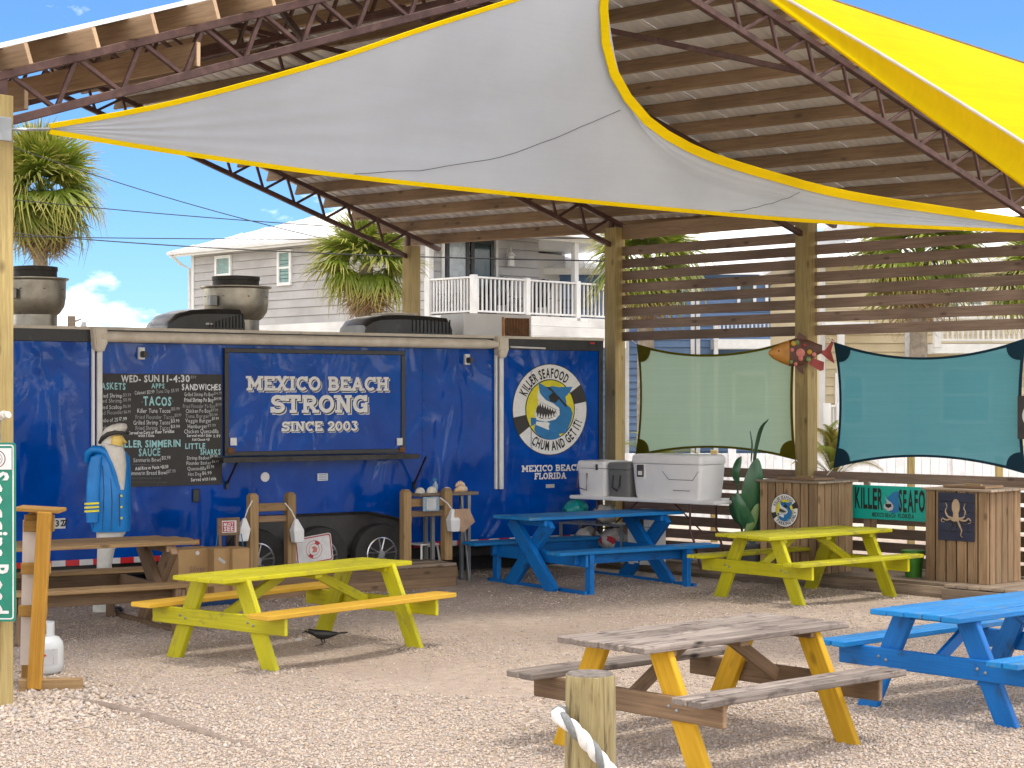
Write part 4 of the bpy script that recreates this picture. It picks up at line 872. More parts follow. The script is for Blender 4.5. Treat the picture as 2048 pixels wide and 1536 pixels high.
for s_ in range(3):
    pts = []
    for i, p in enumerate(cp_):
        tt = (cp_[min(i + 1, 70)] - cp_[max(i - 1, 0)]).normalized(); a = tt.cross(Vector((0, 1, 0))).normalized(); b = tt.cross(a); ph = i * .42 + s_ * 2.094
        pts.append(p + (a * math.cos(ph) + b * math.sin(ph)) * .0165)
    MB().tube(pts, .0185, 8).build('strand', m['rope_gray' if s_ == 0 else 'rope_white'], rp_, world=True, smooth=60)

# ================================================================== LEFT POST GROUP
pd = 13.02
def sgn(px, py, d=pd): return ray(px, py, d)
sg = thing('street_sign', 'green vertical street name sign fixed to the left post', 'street sign', sgn(-6, 1243))
w_ = 76 / F * pd; h_ = 358 / F * pd
def rrect(w, h, r, n=5):
    pts = []
    for cx, cy, a in ((w / 2 - r, h / 2 - r, 0), (-w / 2 + r, h / 2 - r, 90), (-w / 2 + r, -h / 2 + r, 180), (w / 2 - r, -h / 2 + r, 270)):
        for k in range(n + 1): pts.append((cx + r * math.cos(R(a + 90 * k / n)), cy + r * math.sin(R(a + 90 * k / n))))
    return pts
fnS = lambda d0: (lambda x, z, d: (x, d0 + d, z + h_ / 2))
MB().prism(rrect(w_, h_, .025), fnS(0), .004).build('panel', m['sign_green'], sg)
o_ = rrect(w_ - .03, h_ - .03, .02); i_ = rrect(w_ - .048, h_ - .048, .015); nn = len(o_)
MB().add([(x, -.003, z + h_ / 2) for x, z in o_ + i_], [(i, (i + 1) % nn, nn + (i + 1) % nn, nn + i) for i in range(nn)]).build('border', m['reflect_white'], sg)
MB().box((0, -.004, h_ - .115), (w_ - .06, .004, .15)).build('seal_panel', m['reflect_white'], sg)
for r0, r1, mm in ((.062, .056, 'fish_brown'), (.040, .037, 'fish_brown')):
    ps = [(r0 * math.cos(k * .262), r0 * math.sin(k * .262)) for k in range(24)] + [(r1 * math.cos(k * .262), r1 * math.sin(k * .262)) for k in range(24)]
    MB().add([(x, -.0075, z + h_ - .115) for x, z in ps], [(i, (i + 1) % 24, 24 + (i + 1) % 24, 24 + i) for i in range(24)]).build('seal_ring', m[mm], sg)
MB().box((0, -.0078, h_ - .115), (.05, .002, .012)).build('seal_mark', m['fish_brown'], sg)
gl_s, W_s = layout('Scoggins Road', 'b', .16)
for v_, f_, _, _ in gl_s: MB().add([(-.062 + y_ * .135 + .005, -.005, h_ - .205 - x_ * (h_ - .26) / W_s) for x_, y_ in v_], f_).build('letter', m['reflect_white'], sg)
lt = thing('spotlight_pair', 'pair of small white outdoor spotlights on the left post above the green sign', 'spotlight', sgn(6, 858))
for dx, dz, a in ((.0, .10, .5), (.03, .07, -.2)): MB().lathe([(.012, 0), (.02, .02), (.02, .07), (.026, .085), (.026, .10), (.012, .101)], 14, axis='X').build('lamp_head', m['white_old'], lt, loc=(dx - .04, -.03, dz), rot=(0, -.25 + a * .4, -.7), smooth=40)
MB().tube([(-.02, 0, -.08), (-.02, -.02, 0), (-.01, -.03, .09)], .008, 6).build('bracket', m['gray_steel'], lt)
# steel channel post standing behind the sign
cpst = gnd(36, 1390); tag(MB().box((0, 0, .95), (.035, .02, 1.9)).build('steel_post', m['gray_steel'], loc=(cpst.x - .015, cpst.y - .2, 0)), 'thin grey steel channel post beside the left timber post', 'post')
# orange menu stand (leaning board on a runner foot)
st = thing('sandwich_stand', 'orange timber leaning menu stand seen edge on by the left post', 'sign stand', gnd(80, 1386))
Ms = MW[st.name].translation; dS = Ms.y
def sl_(px, py, dd=0.0): p = ray(px, py, dS + dd) - Ms; return p
beam('runner', sl_(38, 1370), sl_(165, 1368, .06), .10, .09, m['wood_tan'], st)
beam('upright', sl_(69, 1378, -.03), sl_(90, 1024, -.03), .105, .05, m['wood_orange'], st, up=(0, 1, 0))
bb = beam('upright', sl_(50, 1372, .30), sl_(66, 1024, .30), .045, .09, m['wood_cap'], st, up=(0, 1, 0))
beam('top_cap', sl_(36, 1016, .12), sl_(125, 1021, .14), .34, .028, m['wood_cap'], st)
beam('cap_support', sl_(50, 1038, .12), sl_(108, 1038, .12), .05, .07, m['wood_cap'], st)
pan_ = [sl_(46, 1040, .12), sl_(104, 1040, .12), sl_(86, 1330, .12), sl_(40, 1330, .12)]; MB().add(pan_ + [p_ + Vector((0, .012, 0)) for p_ in pan_], [(0, 1, 2, 3), (4, 5, 6, 7), (0, 1, 5, 4), (1, 2, 6, 5), (2, 3, 7, 6), (3, 0, 4, 7)]).build('canvas_panel', m['canvas'], st)
for py in (1052, 1137, 1222): beam('cleat', sl_(48 - (py - 1052) * .06, py, .07), sl_(108 - (py - 1052) * .085, py, .07), .05, .085, m['wood_cap'], st)
# propane bottle
pt = gnd(87, 1354); s_ = .31 / 2
pb = thing('propane_bottle', 'white propane bottle standing behind the orange menu stand', 'gas bottle', (pt.x, pt.y, 0))
MB().lathe([(.11, 0), (.11, .03), (.13, .035), (.15, .06), (s_, .10), (s_, .24), (.148, .28), (.12, .315), (.06, .335), (.03, .34)], 32).build('bottle', m['tank_white'], pb, smooth=40)
col_ = [(.085 * math.cos(R(a)), .085 * math.sin(R(a))) for a in range(-60, 241, 20)]
MB().add([(x, y, .30) for x, y in col_] + [(x, y, .435) for x, y in col_], [(i, i + 1, len(col_) + i + 1, len(col_) + i) for i in range(len(col_) - 1)]).build('collar', m['tank_white'], pb, smooth=60)
MB().lathe([(.02, .33), (.02, .39), (.035, .395), (.035, .42)], 12).build('valve', m['fish_gold'], pb)
lab = MB(); N = 12; a0, a1 = R(-112), R(-32); lab.add([((s_ + .002) * math.cos(a0 + (a1 - a0) * i / N), (s_ + .002) * math.sin(a0 + (a1 - a0) * i / N), z) for z in (.11, .235) for i in range(N + 1)], [(i, i + 1, N + 2 + i, N + 1 + i) for i in range(N)])
lab = lab.build('label', m['label_gray'], pb, smooth=60)
def onb(a, z, rr=s_ + .004): return (rr * math.cos(R(a + 13)), rr * math.sin(R(a + 13)), z)
MB().add([onb(-92, .212), onb(-80, .19), onb(-92, .168), onb(-104, .19)], [(0, 1, 2, 3)]).build('hazard_diamond', m['red'], lab)
for z in (.228, .163): MB().add([onb(-118, z), onb(-60, z), onb(-60, z + .008), onb(-118, z + .008)], [(0, 1, 2, 3)]).build('label_bar', m['ink_red'], lab)
for k in range(5): MB().add([onb(-118, .152 - k * .008), onb(-60, .152 - k * .008), onb(-60, .155 - k * .008), onb(-118, .155 - k * .008)], [(0, 1, 2, 3)]).build('label_line', m['dark_gray_plastic'], lab)

# ================================================================== SAILOR STATUE
Ys = 19.0; zs = lambda py: H - (py - HZ) / F * Ys; xs_ = lambda px: (px - 1024) / F * Ys; xc = xs_(222)
sa = thing('sailor_statue', 'carved bearded sea captain statue in blue coat and white cap', 'statue', (xc, Ys, 0))
def slab(rows, depth, mat, name, n=20, y0=0.0, sm=50, parent=sa):   # rows: (py, left px, right px, depth factor)
    rings = []
    for py, l, r_, k in rows:
        c, hw = (xs_((l + r_) / 2) - xc), (r_ - l) / 2 / F * Ys
        rings.append([(c + hw * math.copysign(abs(math.cos(a)) ** .75, math.cos(a)), y0 + depth * k * math.copysign(abs(math.sin(a)) ** .75, math.sin(a)), zs(py)) for a in [2 * math.pi * i / n for i in range(n)]])
    return MB().loft(rings).build(name, mat, parent, smooth=sm)
slab([(1222, 186, 228, 1), (1200, 188, 226, .9), (1165, 192, 224, .85), (1130, 195, 222, .8), (1100, 196, 228, .9), (1066, 194, 250, 1.1), (1058, 194, 250, 1.1)], .13, m['white_old'], 'trousers')
coat = slab([(1062, 186, 258, .92), (1050, 184, 259, 1.0), (1000, 181, 259, 1.05), (960, 181, 260, 1.05), (930, 182, 259, 1.0), (915, 184, 258, .98), (905, 185, 252, .9), (897, 188, 240, .7)], .20, m['coat_blue'], 'coat', 28)
slab([(1042, 181, 207, .9), (1010, 180, 208, 1), (970, 181, 210, 1), (935, 184, 212, 1), (912, 190, 214, .7)], .075, m['coat_blue'], 'sleeve', y0=-.17)
for k in range(3):
    py = 1003 + k * 7.5; b = MB(); N = 10
    b.add([(xs_(180 + 29 * i / N) - xc, -.247 - .012 * math.sin(math.pi * i / N), zs(py - 1.5 * i / N)) for i in range(N + 1)] + [(xs_(180 + 29 * i / N) - xc, -.247 - .012 * math.sin(math.pi * i / N), zs(py + 4 - 1.5 * i / N)) for i in range(N + 1)], [(i, i + 1, N + 2 + i, N + 1 + i) for i in range(N)])
    b.build('cuff_stripe', m['stripe'], coat)
MB().tube([(xs_(x) - xc, y, zs(z)) for x, z, y in ((180, 921, -.1), (184, 905, -.16), (196, 897, -.19), (210, 898, -.2), (222, 905, -.2), (232, 925, -.2), (238, 950, -.19), (243, 985, -.17))], [.035, .04, .04, .04, .035, .03, .025, .015], 10).build('collar', m['coat_blue'], coat, smooth=60)
MB().tube([(xs_(247) - xc, -.195, zs(985)), (xs_(248) - xc, -.2, zs(1050))], .004, 5).build('coat_seam', m['ink'], coat)
for pts in (((196, 940), (199, 990), (196, 1055)), ((214, 930), (217, 980), (214, 1058)), ((230, 955), (233, 1000), (231, 1058))): MB().tube([(xs_(x) - xc, -.205 - .006 * k, zs(z)) for k, (x, z) in enumerate(pts)], .0035, 5).build('coat_fold', m['navy'], coat)
for py in (990, 1012, 1034): MB().lathe([(.013, -.01), (.009, -.018), (.001, -.02)], 8, (xs_(251) - xc, -.185, zs(py)), axis='Y').build('button', m['stripe'], coat)
for px in (202, 226): MB().loft([[((xs_(px) - xc) + i * .075 + .03 * (i > 0), j * .07 - .02, z_) for i, j in ((-1, -1), (1, -1), (1, 1), (-1, 1))] for z_ in (0.0, .06)]).build('boot', m['black_plastic'], sa, bev=.02)
slab([(905, 205, 232, 1), (895, 203, 234, 1.05), (880, 203, 236, 1.05), (868, 207, 238, 1.0), (858, 214, 240, .8)], .105, m['beard'], 'head', 20)
slab([(978, 247, 254, .3), (955, 240, 256, .5), (930, 232, 257, .8), (905, 222, 255, 1), (893, 216, 251, .95), (887, 214, 228, .8)], .115, m['beard'], 'beard', 20, -.14)
face = slab([(892, 228, 247, .8), (884, 226, 249, 1), (877, 227, 249, 1), (871, 229, 246, .8)], .11, m['skin'], 'face', 16, -.045)
MB().tube([(xs_(247) - xc, -.03, zs(878)), (xs_(252.5) - xc, -.03, zs(885)), (xs_(247) - xc, -.03, zs(889))], [.012, .02, .012], 8).build('nose', m['skin'], face, smooth=60)
MB().tube([(xs_(231) - xc, -.115, zs(880)), (xs_(237) - xc, -.128, zs(881.5)), (xs_(243) - xc, -.118, zs(879.5))], .004, 5).build('closed_eye', m['ink'], face)
MB().tube([(xs_(228) - xc, -.12, zs(894)), (xs_(238) - xc, -.145, zs(893)), (xs_(251) - xc, -.10, zs(897))], [.012, .026, .012], 8).build('moustache', m['beard'], face, smooth=60)
hat = slab([(883, 202, 212, .8), (872, 203, 236, 1), (862, 208, 250, 1.1), (855, 214, 253, 1.15), (849, 226, 252, .9), (846.5, 236, 248, .5)], .13, m['beard'], 'cap', 22)
MB().tube([(xs_(x) - xc, y, zs(z)) for x, z, y in ((202, 885, -.06), (210, 876, -.12), (222, 868, -.145), (236, 864, -.14), (252, 865, -.08))], [.018, .024, .026, .024, .012], 8).build('cap_band', m['galv_dark'], hat, smooth=60)
slab([(868, 232, 258, 1), (865, 232, 260, 1), (863, 232, 252, .8)], .11, m['galv_dark'], 'peak', 16, 0, 60, hat)

# ================================================================== BLACKBIRD
gb = gnd(641, 1298); bd = thing('blackbird', 'glossy black bird standing under the lime yellow table', 'bird', (gb.x, gb.y, .02)); sc_ = gb.y / F * 1.1
def bp(px, py): return ((px - 641) * sc_, 0, (1298 - py) * sc_)
rows = [(612, 1270, 1.2), (617, 1269.5, 3.5), (622, 1269.5, 5), (628, 1272, 5.6), (636, 1275, 8), (645, 1276.5, 8.8), (655, 1276, 7.4), (664, 1275, 4.6), (674, 1273.6, 3.4), (684, 1272.4, 3.6), (690.5, 1271.6, 3.2)]
rings = []
for px, py, r_ in rows:
    c = bp(px, py); wy = r_ * sc_ * (.75 if px < 666 else .9); wz = r_ * sc_ * (1 if px < 666 else .45)
    rings.append([(c[0] + .25 * math.sin(a) * r_ * sc_ * .3, wy * math.cos(a), c[2] + wz * math.sin(a)) for a in [2 * math.pi * i / 14 for i in range(14)]])
MB().loft(rings).build('body', m['feather'], bd, smooth=60)
MB().tube([bp(614, 1270), bp(607, 1272.5)], [.009, .001], 8).build('beak', m['black_plastic'], bd, smooth=60)
MB().lathe([(.001, -.004), (.004, 0), (.001, .004)], 8, (bp(618, 1268)[0], -.018, bp(618, 1268)[2]), axis='Y').build('eye', m['stripe'], bd)
for dy, dx in ((-.018, 0), (.018, 4)):
    lg_ = MB().tube([Vector(bp(642 + dx, 1283)) + Vector((0, dy, 0)), Vector(bp(645 + dx, 1290)) + Vector((0, dy, 0)), Vector(bp(640 + dx, 1297)) + Vector((0, dy, .012))], .007, 6)
    for q in (-7, 0, 5): lg_.tube([Vector(bp(640 + dx, 1297)) + Vector((0, dy, .014)), Vector(bp(640 + dx - 7, 1298)) + Vector((0, dy + q * .003, .012))], .003, 5)
    lg_.build('leg', m['feather'], bd)
wn_ = MB().loft([[(bp(px, py)[0], -.044 + .008 * abs(q), bp(px, py)[2] + q * r_ * sc_) for q in (-1, -.5, 0, .5, 1)] for px, py, r_ in [(630, 1273, 3), (642, 1275, 5.4), (656, 1275, 4.6), (668, 1274, 1.6)]], cap=False); wn_.build('wing', m['black_plastic'], bd, smooth=60)
tag(MB().prism([(0, 0), (.055, .005), (.07, .02), (.03, .028), (.005, .016)], lambda a, b, d: (a, d, b), .004).build('paper_scrap', m['white_paint'], loc=(bp(594, 0)[0] + gb.x, gb.y, .07), rot=(.5, 0, 0)), 'white paper scrap in the beak of the black bird', 'paper')

# ================================================================== ALONG THE TRAILER
def tw(px, py, off): s, z = tr(px, py, off); p = TO + TD * s - TNv * off; return Vector((p.x, p.y, z))
# ordering platform with two low rail frames
dk = thing('wooden_step', 'low weathered plank step platform in front of the serving hatch', 'platform', TO + TD * tr(400, 1150, 1.0)[0] - TNv * .95, TA)
dl = tr(914, 1150, .95)[0] - tr(400, 1150, 1.0)[0]
for k in range(5): beam('deck_board', (0, .07 + k * .142, .275), (dl, .07 + k * .142, .275), .137, .036, m['wood_deck'], dk, jit=.003)
for z, e in ((.20, 0), (.075, -.02)): beam('riser_board', (e, -.0, z - .01), (dl + e, -.0, z - .01), .036, .13, m['wood_brown'], dk)
for x in (.02, dl - .02): beam('side_board', (x, .02, .14), (x, .7, .14), .036, .22, m['wood_brown'], dk)
def rail_frame(label, pxa, pxb, ytop, grp='rail frames on the step'):
    a, b = tw(pxa, 1118, .55), tw(pxb, 1118, .55); base = (a + b) / 2
    t = thing('rail_frame', label, 'rail frame', (base.x, base.y, .293), TA, grp); hw = (b - a).length / 2; zt = tw(pxa, ytop, .55).z - .293
    for sx in (-1, 1):
        beam('post', (sx * hw, 0, 0), (sx * hw, 0, zt), .105, .105, m['wood_tan'], t, up=(0, 1, 0)); MB().loft([[(sx * hw + i * .05, j * .05, zt - .002) for i, j in ((-1, -1), (1, -1), (1, 1), (-1, 1))], [(sx * hw + i * .03, j * .03, zt + .03) for i, j in ((-1, -1), (1, -1), (1, 1), (-1, 1))]]).build('post_cap', m['wood_tan'], t)
    beam('rail', (-hw + .05, 0, zt - .13), (hw - .05, 0, zt - .13), .09, .05, m['wood_tan'], t, up=(0, 1, 0)); beam('rail', (-hw + .05, 0, zt - .26), (hw - .05, 0, zt - .26), .07, .036, m['wood_brown'], t, up=(0, 1, 0))
    return t
rail_frame('short wooden rail frame with two white floats beside the wheels', 505, 580, 992); rail_frame('short wooden rail frame right of the wheels with a flyer on it', 811, 893, 984)
def buoy(label, px, pyt, pyb, off, lean, rope_to):
    c = tw(px, pyb, off); zt = tw(px, pyt, off).z; hh = zt - c.z
    t = thing('lobster_float', label, 'float', c, TA, 'white floats on the rail frames'); w2 = hh * .5
    rings = []
    for f, k in ((0, .82), (.03, .86), (.52, 1.0), (.97, .30), (1, .24)): rings.append([(lean * hh * (1 - f) + i * w2 * k * .5, j * w2 * k * .45, f * hh) for i, j in ((-1, -1), (1, -1), (1, 1), (-1, 1))])
    MB().loft(rings).build('float', m['white_paint'], t, bev=.006); q = tw(*rope_to, off) - c; q = Matrix.Rotation(-TA, 3, 'Z') @ q
    MB().tube([(0, 0, hh * .95), (q.x * .4, 0, hh + (q.z - hh) * .5), tuple(q)], .007, 6).build('rope', m['rope_white'], t)
buoy('white wooden float hanging at the left post of the left rail frame', 489, 1036, 1082, .70, -.12, (505, 1001)); buoy('white wooden float hanging at the right post of the left rail frame', 592, 1038, 1085, .70, .08, (570, 1006)); buoy('white wooden float on the right rail frame beside the tan board', 905, 1018, 1063, .70, .06, (880, 995))
MB_ = tw(533, 1036, .6)
# tan hanging board, flyer, shelf with shells
p = tw(928, 1042, .75); tb = MB().prism([(-.13, .13), (.06, .15), (.16, .0), (.0, -.14), (-.14, -.08)], lambda a, b, d: (a, d, b), .02).build('hanging_board', m['tan_board'], loc=p, rot=(0, .1, TA), bev=.004); tag(tb, 'tan worn board hanging tilted on the right rail frame', 'board')
p = tw(862, 1008, .64); fl = thing('flyer_board', 'small colourful flyer board on the right rail frame', 'flyer', p, TA)
MB().box((0, 0, 0), (.22, .012, .165)).build('board', m['flower_print'], fl); MB().box((0, -.009, 0), (.13, .004, .13)).build('sheet', m['label_gray'], fl)
pa, pb_ = tw(828, 986, .35), tw(946, 986, .35)
sh = thing('shell_shelf', 'narrow grey plank stand holding shells beside the trailer', 'shelf', ((pa.x + pb_.x) / 2, (pa.y + pb_.y) / 2, 0), TA); hl = (pb_ - pa).length / 2; zsf = pa.z
beam('top_board', (-hl, 0, zsf - .02), (hl, 0, zsf - .02), .26, .04, m['wood_deck'], sh)
for x in (-hl * .5, hl * .72): 
    for y in (-.08, .08): MB().box((x, y, zsf / 2 - .02), (.04, .04, zsf - .04)).build('leg', m['gray_steel'], sh)
MB().tube([(hl * .72, -.1, .02), (hl * .45, -.1, zsf - .05)], .014, 6).build('strut', m['gray_steel'], sh)
shp = TO
def dome(label, px, wpx, kind=0):
    s, _ = tr(px, 985, .35); p = TO + TD * s - TNv * .40; r_ = wpx / 2 / F * p.y
    t = thing('sea_shell', label, 'shell', (p.x, p.y, zsf), TA, 'shells on the shelf'); mb = MB()
    if kind == 0:
        rings = []
        for k in range(7):
            f = k / 6; rr = r_ * math.cos(f * 1.45); rings.append([(rr * (1 + .05 * math.cos(9 * a)) * math.cos(a), rr * .7 * (1 + .05 * math.cos(9 * a)) * math.sin(a), r_ * 1.05 * math.sin(f * 1.5)) for a in [2 * math.pi * i / 36 for i in range(36)]])
        mb.loft(rings).build('shell', m['shell_white'], t, smooth=50)
    else:
        rings = []
        for k in range(10):
            f = k / 9; rr = r_ * (.25 + .6 * math.sin(f * 2.6)); rings.append([(-r_ + 2 * r_ * f, rr * .7 * math.cos(a), rr * .55 + rr * .6 * math.sin(a) * (1 + .25 * (k % 2))) for a in [2 * math.pi * i / 16 for i in range(16)]])
        mb.loft(rings).build('shell', m['shell_orange'], t, smooth=30)
        for k in range(5): MB().lathe([(.022, 0), (.004, .045)], 8, (-r_ * .6 + r_ * .3 * k, 0, r_ * (.78 + .28 * math.sin(k * .8)))).build('spike', m['shell_orange'], t)
dome('white ribbed shell at the left end of the shelf', 836, 22); dome('white ribbed shell second from the left end of the shelf', 859, 24); dome('white ribbed shell between the bottle and the orange conch', 890, 20); dome('spiky orange conch shell on the right of the shelf', 916, 28, 1)
s, _ = tr(875, 985, .35); p = TO + TD * s - TNv * .3; sb = thing('spray_bottle', 'clear spray bottle with blue top among the shells', 'bottle', (p.x, p.y, zsf), TA)
MB().lathe([(.032, 0), (.034, .02), (.034, .09), (.015, .115), (.015, .13)], 14).build('bottle', m['spray_blue'], sb, smooth=40); MB().box((-.01, 0, .15), (.06, .02, .035)).build('spray_head', m['ink_blue'], sb, bev=.005)
# white metal chair frame by the shelf
p = tw(866, 1118, .4); ch = thing('metal_chair', 'white metal chair frame standing under the shell shelf', 'chair', (p.x, p.y, 0), TA)
for a, b in (((-.16, 0, 0), (-.10, .1, .46)), ((.14, 0, 0), (.12, .1, .46)), ((-.10, .1, .46), (.12, .1, .46)), ((-.16, .36, 0), (-.10, .34, .8)), ((.14, .36, 0), (.12, .34, .8))): MB().tube([a, b], .013, 6).build('frame_tube', m['white_metal'], ch)
MB().box((.01, .22, .46), (.26, .28, .02)).build('seat', m['white_metal'], ch, bev=.005)
# cardboard boxes on a blue tray
def flat(px, py, Y): p = ray(px, py, Y); return p
bY = 19.5
tray = ray(418, 1185, bY); ty = MB().loft([[(i * .42, j * .2, 0) for i, j in ((-1, -1), (1, -1), (1, 1), (-1, 1))], [(i * .46, j * .23, .1) for i, j in ((-1, -1), (1, -1), (1, 1), (-1, 1))]]).build('blue_tray', m['blue_plastic'], loc=(tray.x, tray.y + .15, .02), rot=(0, 0, TA), bev=.01); tag(ty, 'dark blue plastic tray under the cardboard boxes', 'tray')
def carton(label, pxl, pxr, pyt, dep, printed=0, rz=TA):
    a, b = ray(pxl, pyt, bY), ray(pxr, pyt, bY); wd = (b - a).length / math.cos(rz) * 1.02; zt = a.z - .12
    t = thing('cardboard_box', label, 'box', ((a.x + b.x) / 2, bY + .12, .12), rz, 'cardboard boxes by the step')
    MB().box((0, dep / 2 - .12, zt / 2), (wd, dep, zt)).build('carton', m['cardboard'], t, bev=.004); MB().box((0, dep / 2 - .12, zt + .003), (wd * .98, dep * .49, .004), M=Matrix.Translation((0, -dep * .24, 0))).build('flap', m['cardboard'], t); MB().box((0, dep / 2 - .12 + dep * .24, zt + .004), (wd * .98, dep * .49, .004)).build('flap', m['cardboard'], t)
    if printed:
        text_mesh(MB(), 'Silver', 0, zt * .52, .06, wd * .42, 'n', fn=lambda x, z: (x, -.1245, z), center=True).build('print', m['wood_slat'], t); MB().box((0, -.123, zt * .42), (wd * .5, .004, .008)).build('print_bar', m['wood_slat'], t); MB().lathe([(.022, 0), (.022, .006)], 14, (0, -.125, zt * .92), axis='Y').build('hand_hole', m['reflect_white'], t)
    else: MB().box((0, 0, 0), (.09, .004, .03)).build('tape_label', m['label_gray'], t, loc=(-wd * .1, -.123, zt * .75), rot=(0, .6, 0))
carton('cardboard box with printed word on its front, leftmost of three', 348, 415, 1099, .34, 1); carton('cardboard box with a slanted paper label, middle of three', 417, 451, 1098, .3); 
t = thing('cardboard_box', 'plain cardboard box, rightmost of three beside the small red sign', 'box', (ray(470, 1098, bY).x, bY + .14, .12), TA, 'cardboard boxes by the step'); zt = ray(470, 1098, bY).z - .12; MB().box((0, .05, zt / 2), (.2, .3, zt)).build('carton', m['cardboard'], t, bev=.004); MB().box((0, .05, zt + .004), (.19, .28, .004)).build('flap', m['cardboard'], t)
# small red-and-white sign on two legs
p = tw(457, 1053, .8); ms = thing('small_sign', 'small wooden framed red and white MUST SEE sign on two legs', 'sign', (p.x, p.y, 0), TA); z0 = p.z
beam('frame', (-.13, 0, z0), (.13, 0, z0), .03, .19, m['wood_brown'], ms)
MB().box((0, -.018, z0), (.17, .006, .13)).build('face', m['reflect_white'], ms); MB().box((-.01, -.022, z0), (.14, .004, .11)).build('red_field', m['ink_red'], ms)
text_mesh(MB(), 'MUST', -.01, z0 + .008, .034, .115, 'b', fn=lambda x, z: (x, -.0255, z), center=True).build('lettering', m['reflect_white'], ms); text_mesh(MB(), 'SEE', -.01, z0 - .045, .045, .115, 'b', fn=lambda x, z: (x, -.0255, z), center=True).build('lettering', m['reflect_white'], ms)
for x in (-.1, .1): beam('leg', (x, .01, 0), (x, .01, z0 - .09), .035, .035, m['wood_brown'], ms, up=(0, 1, 0))
for x in (-.14, .14): MB().tube([(x, -.02, z0 - .08), (x * 1.3, -.04, z0 - .35)], .006, 5).build('blue_cord', m['ink_blue'], ms)
# white metal sign with red border leaning by the wheels
p = tw(628, 1099, .36); ws = thing('white_sign', 'white metal sign with red border and round emblem leaning by the wheels', 'sign', (p.x, p.y, p.z), TA)
MB().prism(rrect(.47, .32, .03), lambda a, b, d: (a, d, b), .006).build('panel', m['reflect_white'], ws, rot=(0, -.12, 0)); pan = ws.children[0]
o_ = rrect(.45, .30, .026); i_ = rrect(.425, .275, .02); nn = len(o_); MB().add([(x, -.003, z) for x, z in o_ + i_], [(i, (i + 1) % nn, nn + (i + 1) % nn, nn + i) for i in range(nn)]).build('border', m['ink_red'], pan)
for r0, r1 in ((.105, .10), (.068, .063)): MB().add([(r0 * math.cos(k * .2618), -.003, r0 * math.sin(k * .2618)) for k in range(24)] + [(r1 * math.cos(k * .2618), -.003, r1 * math.sin(k * .2618)) for k in range(24)], [(i, (i + 1) % 24, 24 + (i + 1) % 24, 24 + i) for i in range(24)]).build('ring', m['ink_red'], pan)
for a0 in (35, 215): MB().add([(.1 * math.cos(R(a0 + k * 8)), -.004, .1 * math.sin(R(a0 + k * 8))) for k in range(6)] + [(.068 * math.cos(R(a0 + k * 8)), -.004, .068 * math.sin(R(a0 + k * 8))) for k in range(6)], [(i, i + 1, 7 + i, 6 + i) for i in range(5)]).build('band', m['ink_red'], pan)
MB().add([(x, -.004, z) for x, z in [(-.03, -.03), (.03, -.035), (.045, .01), (.01, .04), (-.035, .03), (-.01, .005)]], [(0, 1, 2, 3, 4, 5)]).build('emblem_mark', m['fish_pink'], pan)

# ================================================================== COOLER TABLE
zT = 1.0; ca, cb = ray(1138, 990, F * (H - zT) / (990 - HZ)), ray(1431, 1003, F * (H - zT) / (1003 - HZ)); cu = (cb - ca).normalized(); cang = math.atan2(cu.y, cu.x); Lc = (cb - ca).length
# deck along the fence
dO = gnd(1895, 1201); dkf = thing('timber_deck', 'low weathered timber deck along the slat fence under the bins', 'deck', (dO.x, dO.y, 0), FA)
DL = 5.2
for k in range(11): beam('deck_board', (-DL, .075 + k * .148, .165), (.02, .075 + k * .148, .165), .142, .036, m['wood_deck'], dkf, jit=.004)
for k in range(14): beam('deck_board', (.10 + k * .148, -.12 + k * .0, .168), (.10 + k * .148, 1.6, .168), .142, .036, m['wood_deck'], dkf, jit=.004)
for z, off in ((.115, 0), (.03, -.01)): beam('rim_board', (-DL, off - .005, z - .01), (.0, off - .005, z - .01), .036, .085, m['wood_deck'], dkf)
beam('rim_board', (.03, -.15, .085), (2.2, -.15, .085), .036, .12, m['wood_deck'], dkf)
fc = thing('folding_table', 'white folding table with bent dark metal legs carrying the coolers', 'table', (ca.x, ca.y, .185), cang); zt = zT - .185
MB().box((Lc / 2, .36, zt - .022), (Lc, .72, .044)).build('table_top', m['white_plastic'], fc, bev=.012)
for x, sg_ in ((.38, 1), (Lc - .42, -1)):
    for y in (.08, .62): MB().tube([(x, y, zt - .04), (x, y, zt * .55), (x - sg_ * .05, y, zt * .42), (x - sg_ * .16, y, 0)], .014, 8).build('leg', m['steel_brown'], fc, smooth=60)
    MB().tube([(x, .08, zt * .5), (x, .62, zt * .5)], .01, 6).build('crossbar', m['steel_brown'], fc); MB().tube([(x, .35, zt * .5), (x + sg_ * .45, .35, zt - .05)], .01, 6).build('strut', m['steel_brown'], fc)
